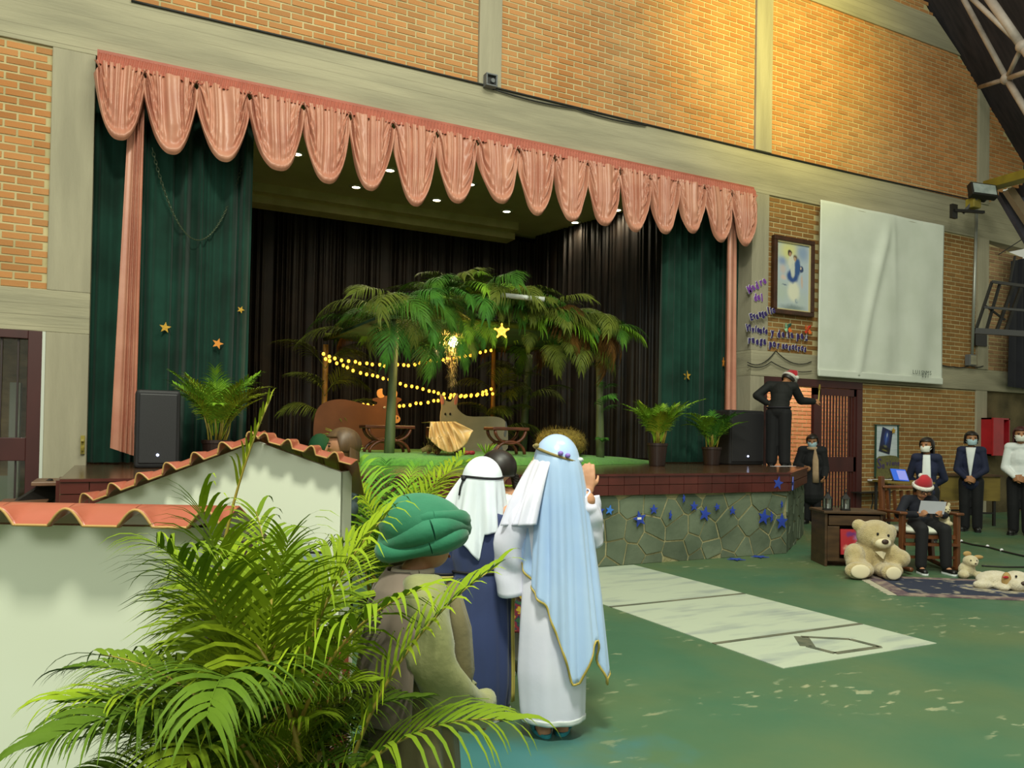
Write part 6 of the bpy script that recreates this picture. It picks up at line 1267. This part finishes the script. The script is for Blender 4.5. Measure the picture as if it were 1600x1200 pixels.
f3.part('undershirt_collar', MB().tube([f3.j['neck']+V3(math.cos(a)*.056, math.sin(a)*.056, -.005) for a in np.linspace(0, 2*PI, 24)], .012, 8, False), mat('cream_undershirt', 'b9ab98', None, .8), smooth=True)
f3.shoes()
# ---- girl with braid
b = atz(774, 1056); f4 = Fig('girl with a black braid, white blouse and bright patterned skirt', b, -EX[:2]*.5+EF[:2]*.8, 1.30, .16, elbR=(.17, .0, .80), wriR=(.16, .03, .62))
f4.hy = .5; f4.body(vox=.009); f4.hair(M_hair)
f4.loft('blouse', [(1.06, 0, 0, .055, .05), (1.03, 0, 0, .13, .08), (.95, 0, 0, .155, .10), (.84, 0, 0, .14, .095), (.76, 0, 0, .125, .09)], M_white, folds=9, amp=(.01, .03), seed=2); f4.loft('collar_ruffle', [(1.055, 0, 0, .07, .06), (1.03, 0, 0, .15, .10), (.96, 0, 0, .20, .135), (.93, 0, 0, .205, .14)], M_white, folds=12, amp=(.01, .05), seed=5)
M_sk = mat('multicolour_woven_skirt', '7c2430', '26304a', .85, 26, 2, lo=.45, hi=.55); nt = M_sk.node_tree; rp_ = [n for n in nt.nodes if n.type == 'VALTORGB'][0]
for pos, c in ((.40, 'b59a2c'), (.62, '2c5a3a')): e_2 = rp_.color_ramp.elements.new(pos); e_2.color = (*lin(c), 1)
rp_.color_ramp.interpolation = 'CONSTANT'
f4.loft('skirt', [(.80, 0, 0, .125, .09), (.70, .01, 0, .16, .12), (.45, .02, 0, .19, .15), (.28, .03, 0, .205, .165)], M_sk, folds=12, amp=(.01, .06), seed=6)
mb = MB(); bp_ = [f4.hd((.36, -.34, -.12)), f4.hd((.44, -.40, -.5)), f4.hd((.46, -.42, -.9)), f4.hd((.46, -.42, -1.25))]
for k in range(3): mb.tube([np.array([np.interp(s, (0, .33, .66, 1), [q[a] for q in bp_]) for a in range(3)])+V3(math.cos(s*30+k*2.09)*.014, math.sin(s*30+k*2.09)*.012, 0) for s in np.linspace(0, 1, 40)], .014, 7)
br = f4.part('braid', mb, M_hair, smooth=True); f4.part('white_hair_tie', MB().ell(bp_[2], (.028, .028, .022), 12, 8), M_white, br, smooth=True); f4.part('braid_tip', MB().cap(bp_[3], bp_[3]-V3(0, 0, .03), .022, .012), M_hair, br, smooth=True)
f4.shoes(M_white, M_white)
# ---- child in a white gown hidden behind the blue veil
b = atz(846, 1046); f5 = Fig('child in long white gown standing just behind the blue veiled girl', b, away, 1.24, .165); f5.body(vox=.011, face=False); f5.hair(M_hair)
f5.loft('gown', [(1.0, 0, 0, .055, .05), (.97, 0, 0, .13, .08), (.85, 0, 0, .145, .10), (.6, 0, 0, .15, .12), (.3, -.01, 0, .175, .15), (.09, -.02, 0, .20, .17)], M_white, folds=9, amp=(.01, .04), seed=3); f5.shirt(M_white, .014); f5.shoes(M_shoe, M_white)
# ---- child behind the gabled house
b = att(538, 760, 5.5)*[1, 1, 0]; f6 = Fig('light haired child in a grey blue shirt looking left behind the gabled scenery house', b, -EX[:2]*.95-EF[:2]*.3, 1.42, .165); f6.body(vox=.008); f6.hair(M_hairb, back=.55); f6.shirt(mat('grey_blue_shirt', '5c6a70', '4d5a60', .85, 6)); f6.trousers(); f6.shoes()
# ---- man on the stage in a red and white hat
b = np.array([*att(1216, 700, 12.35)[:2], 1.002]); dM = EF[:2]*.86+EX[:2]*.5
f7 = Fig('man in black clothes and red festive hat leaning on the stage end by the door', b, dM, 1.62, 1/7.4, chest=(.02, .09, 1.13), shoL=(-.17, .10, 1.26), shoR=(.19, .16, 1.24), neck=(.05, .2, 1.31), head=(.09, .27, 1.36), elbL=(-.33, -.03, 1.10), wriL=(-.18, .02, .98), elbR=(.28, .30, 1.03), wriR=(.45, .44, 1.02), ankL=(-.10, -.01, .07), ankR=(.10, -.01, .07), kneL=(-.09, .0, .45), kneR=(.09, .0, .45), toeL=(-.13, .14, .03), toeR=(.13, .14, .03), hipL=(-.085, 0, .82), hipR=(.085, 0, .82), pel=(0, 0, .86))
f7.hp = -.7; f7.hy = -.5; f7.body(M_skin2, hands=((V3(.6, .3, -.4), V3(1, 0, 0), .5), (V3(.7, .5, .1), V3(-.3, .5, -.6), .9))); f7.hair(M_hair); f7.shirt(M_blkshirt, .022, name='shirt'); f7.trousers(M_black, .03); f7.shoes(); f7.santa((.9, .2, -.25), .45); f7.mask(M_maskw)
f7.part('belt', MB().tube([f7.j['pel']+V3(math.cos(a)*.175, math.sin(a)*.13, .05) for a in np.linspace(0, 2*PI, 28)], .018, 6, False), M_cord, smooth=True)
br_p = f7.W(f7.j['wriR']+V3(.06, .05, .02))[0]; t = thing('small_brush', 'thin brush held out by the man leaning by the door', 'brush', br_p); build('stick', MB().tube([br_p+V3(0, 0, -.05), br_p+V3(.04, .02, .18)], .01, 6), M_yel2, t); build('bristles', MB().cap(br_p+V3(.04, .02, .18), br_p+V3(.055, .027, .25), .018, .012), M_hay, t)
tag(build('paper_sheet', MB().box(att(1212, 716, 11.9)*[1, 1, 0]+V3(0, 0, 1.003), att(1230, 716, 12.0)*[1, 1, 0]+V3(.2, .12, 1.006)), M_whb), 'white paper sheet lying on the stage at the man feet', 'paper')
# ---- dark coated person by the door
b = atz(1268, 818); f8 = Fig('person in dark coat with beige scarf and blue mask standing by the slatted door', b, -b[:2]+np.array([-1.5, 0]), 1.50, 1/7, elbR=(.24, .05, .98), wriR=(.12, .20, .95), wriL=(-.2, .16, .80))
f8.hp = -.2; f8.body(M_skin2); f8.hair(M_hair, back=.3); f8.mask(M_mask); f8.shirt(mat('charcoal_coat', '121316', '0c0d10', .85, 6), .028, hem=.5, name='coat', flare=.03); f8.trousers(); f8.shoes()
M_scf = mat('beige_scarf', 'b59a7a', 'a2876a', .9, 8); sc = f8.part('scarf', MB().tube([f8.j['neck']+V3(math.cos(a)*.075, math.sin(a)*.075+.01, -.01) for a in np.linspace(0, 2*PI, 24)], .03, 8, False), M_scf, smooth=True); f8.part('scarf_end', MB().tube([f8.j['neck']+V3(-.05, .09, -.02), V3(-.06, .155, 1.08), V3(-.065, .16, .86), V3(-.07, .15, .70)], [.035, .05, .052, .055], 10, sx=.4), M_scf, sc, smooth=True)
# ---- two women and one more at the right
def woman(label, b, d, Ht, jacket, maskm, hair, back, open_=True, hands_front=True, blouse=None, hy=0., trous=None):
    k = dict(shoL=(-.09*Ht, 0, .815*Ht), shoR=(.09*Ht, 0, .815*Ht))
    if hands_front: k.update(elbL=(-.125*Ht, .02*Ht, .62*Ht), elbR=(.125*Ht, .02*Ht, .62*Ht), wriL=(-.03*Ht, .12*Ht, .545*Ht), wriR=(.03*Ht, .125*Ht, .54*Ht))
    else: k.update(elbL=(-.15*Ht, -.06*Ht, .62*Ht), elbR=(.15*Ht, -.06*Ht, .62*Ht), wriL=(-.04*Ht, -.11*Ht, .53*Ht), wriR=(.04*Ht, -.11*Ht, .53*Ht))
    F = Fig(label, b, d, Ht, 1/7.2, **k); F.hy = hy
    F.body(M_skin2, hands=((V3(.8, .35, -.2), V3(.3, -1, -.2), .6), (V3(-.8, .3, -.25), V3(-.3, -1, -.2), .6)), vox=.008); F.hair(hair, back=back, fringe=True); F.mask(maskm); F.shirt(jacket, .012, hem=.50*Ht if open_ else None, name='cardigan' if open_ else 'blouse'); F.trousers(trous, .016); F.shoes()
    if open_:
        G = []; j = F.j
        for i in range(12):
            v = i/11; z = j['neck'][2]-.02-v*(.30 if hands_front else .36)*Ht; w = (.045*(1-v*.9) if hands_front else .03+.012*v)*Ht; y = np.interp(v, (0, .15, .5, 1), (.045, .068, .088, .082))*Ht+.018
            G.append([V3(x*w, y-.012*abs(x), z) for x in np.linspace(-1, 1, 7)])
        F.part('shirt_front', MB().grid(G), M_white, smooth=True, solid=.008)
    F.collar(M_white); return F
woman('woman in navy cardigan and pale blue mask with clasped hands near the far table', (12.26, 7.87, 0), (-12.26, -6.2), 1.58, M_navy, M_mask, M_hair, .45, hy=.35)
b = att(1447, 800, 10.9)*[1, 1, 0]; woman('dark haired woman in navy jacket and white mask standing behind the rocking chair', b, -b[:2], 1.46, M_navy, M_maskw, M_hair, .75, hands_front=False, hy=-.45)
b = atz(1594, 836); woman('person in white blouse and dark trousers with white mask at the right edge', b, -b[:2]+np.array([-3, 0]), 1.66, M_white, M_maskw, M_hairr, .9, open_=False, hy=.2)
# ---- boy reading in the rocking chair
dR_ = -cb[:2]; b = L3(0, .2, 0); f9 = Fig('boy in red festive hat and glasses reading a white sheet in the rocking chair', b, dR_, 1.22, .16, pel=(0, -.02, .50), chest=(0, -.05, .68), neck=(0, -.02, .79), head=(0, .03, .885), hipL=(-.075, .02, .50), hipR=(.075, .02, .50), kneL=(-.12, .29, .47), kneR=(.12, .29, .47), ankL=(-.13, .30, .09), ankR=(.14, .31, .09), toeL=(-.15, .42, .03), toeR=(.15, .42, .03), shoL=(-.14, -.04, .76), shoR=(.14, -.04, .76), elbL=(-.25, .03, .60), elbR=(.25, .03, .60), wriL=(-.13, .21, .62), wriR=(.13, .21, .62))
f9.hp = -.38; f9.body(M_skin, hands=((V3(.5, .5, .3), V3(.5, -.5, .3), .6), (V3(-.5, .5, .3), V3(-.5, -.5, .3), .6)), vox=.007); f9.hair(M_hair); f9.shirt(mat('navy_school_shirt', '121524', '0d101b', .85, 6), .014); f9.trousers(M_black, .014); f9.shoes(M_shoe, M_white); f9.santa((.12, -.5, .12), .5)
gl = MB()
for k in (-1, 1): gl.tube([f9.hd((k*.16+math.cos(a)*.11, .47, .0+math.sin(a)*.09)) for a in np.linspace(0, 2*PI, 16)], .003, 5, False)
gl.tube([f9.hd((-.05, .475, .01)), f9.hd((.05, .475, .01))], .003, 5); f9.part('glasses', gl, M_cord)
pc = f9.W(V3(0, .27, .70))[0]; X = rotz([1, 0, 0], f9.rot)[0]; Yv = rotz([0, 1, 0], f9.rot)[0]; up_ = V3(0, 0, 1)*.86-Yv*-.5*0+Yv*.35; up_ /= np.linalg.norm(up_)
q = [pc-X*-.14-up_*.075+V3(0, 0, .01), pc-X*.13-up_*.075, pc-X*.13+up_*.075, pc+X*.14+up_*.085]
tag(build('reading_sheet', MB().add(np.array(q+[p-Yv*.002 for p in q]), [(0, 1, 2, 3), (7, 6, 5, 4), (0, 4, 5, 1), (1, 5, 6, 2), (2, 6, 7, 3), (3, 7, 4, 0)]), mat('white_paper', 'd5d6e2', None, .8), origin=pc), 'white paper sheet held up by the reading boy', 'paper')
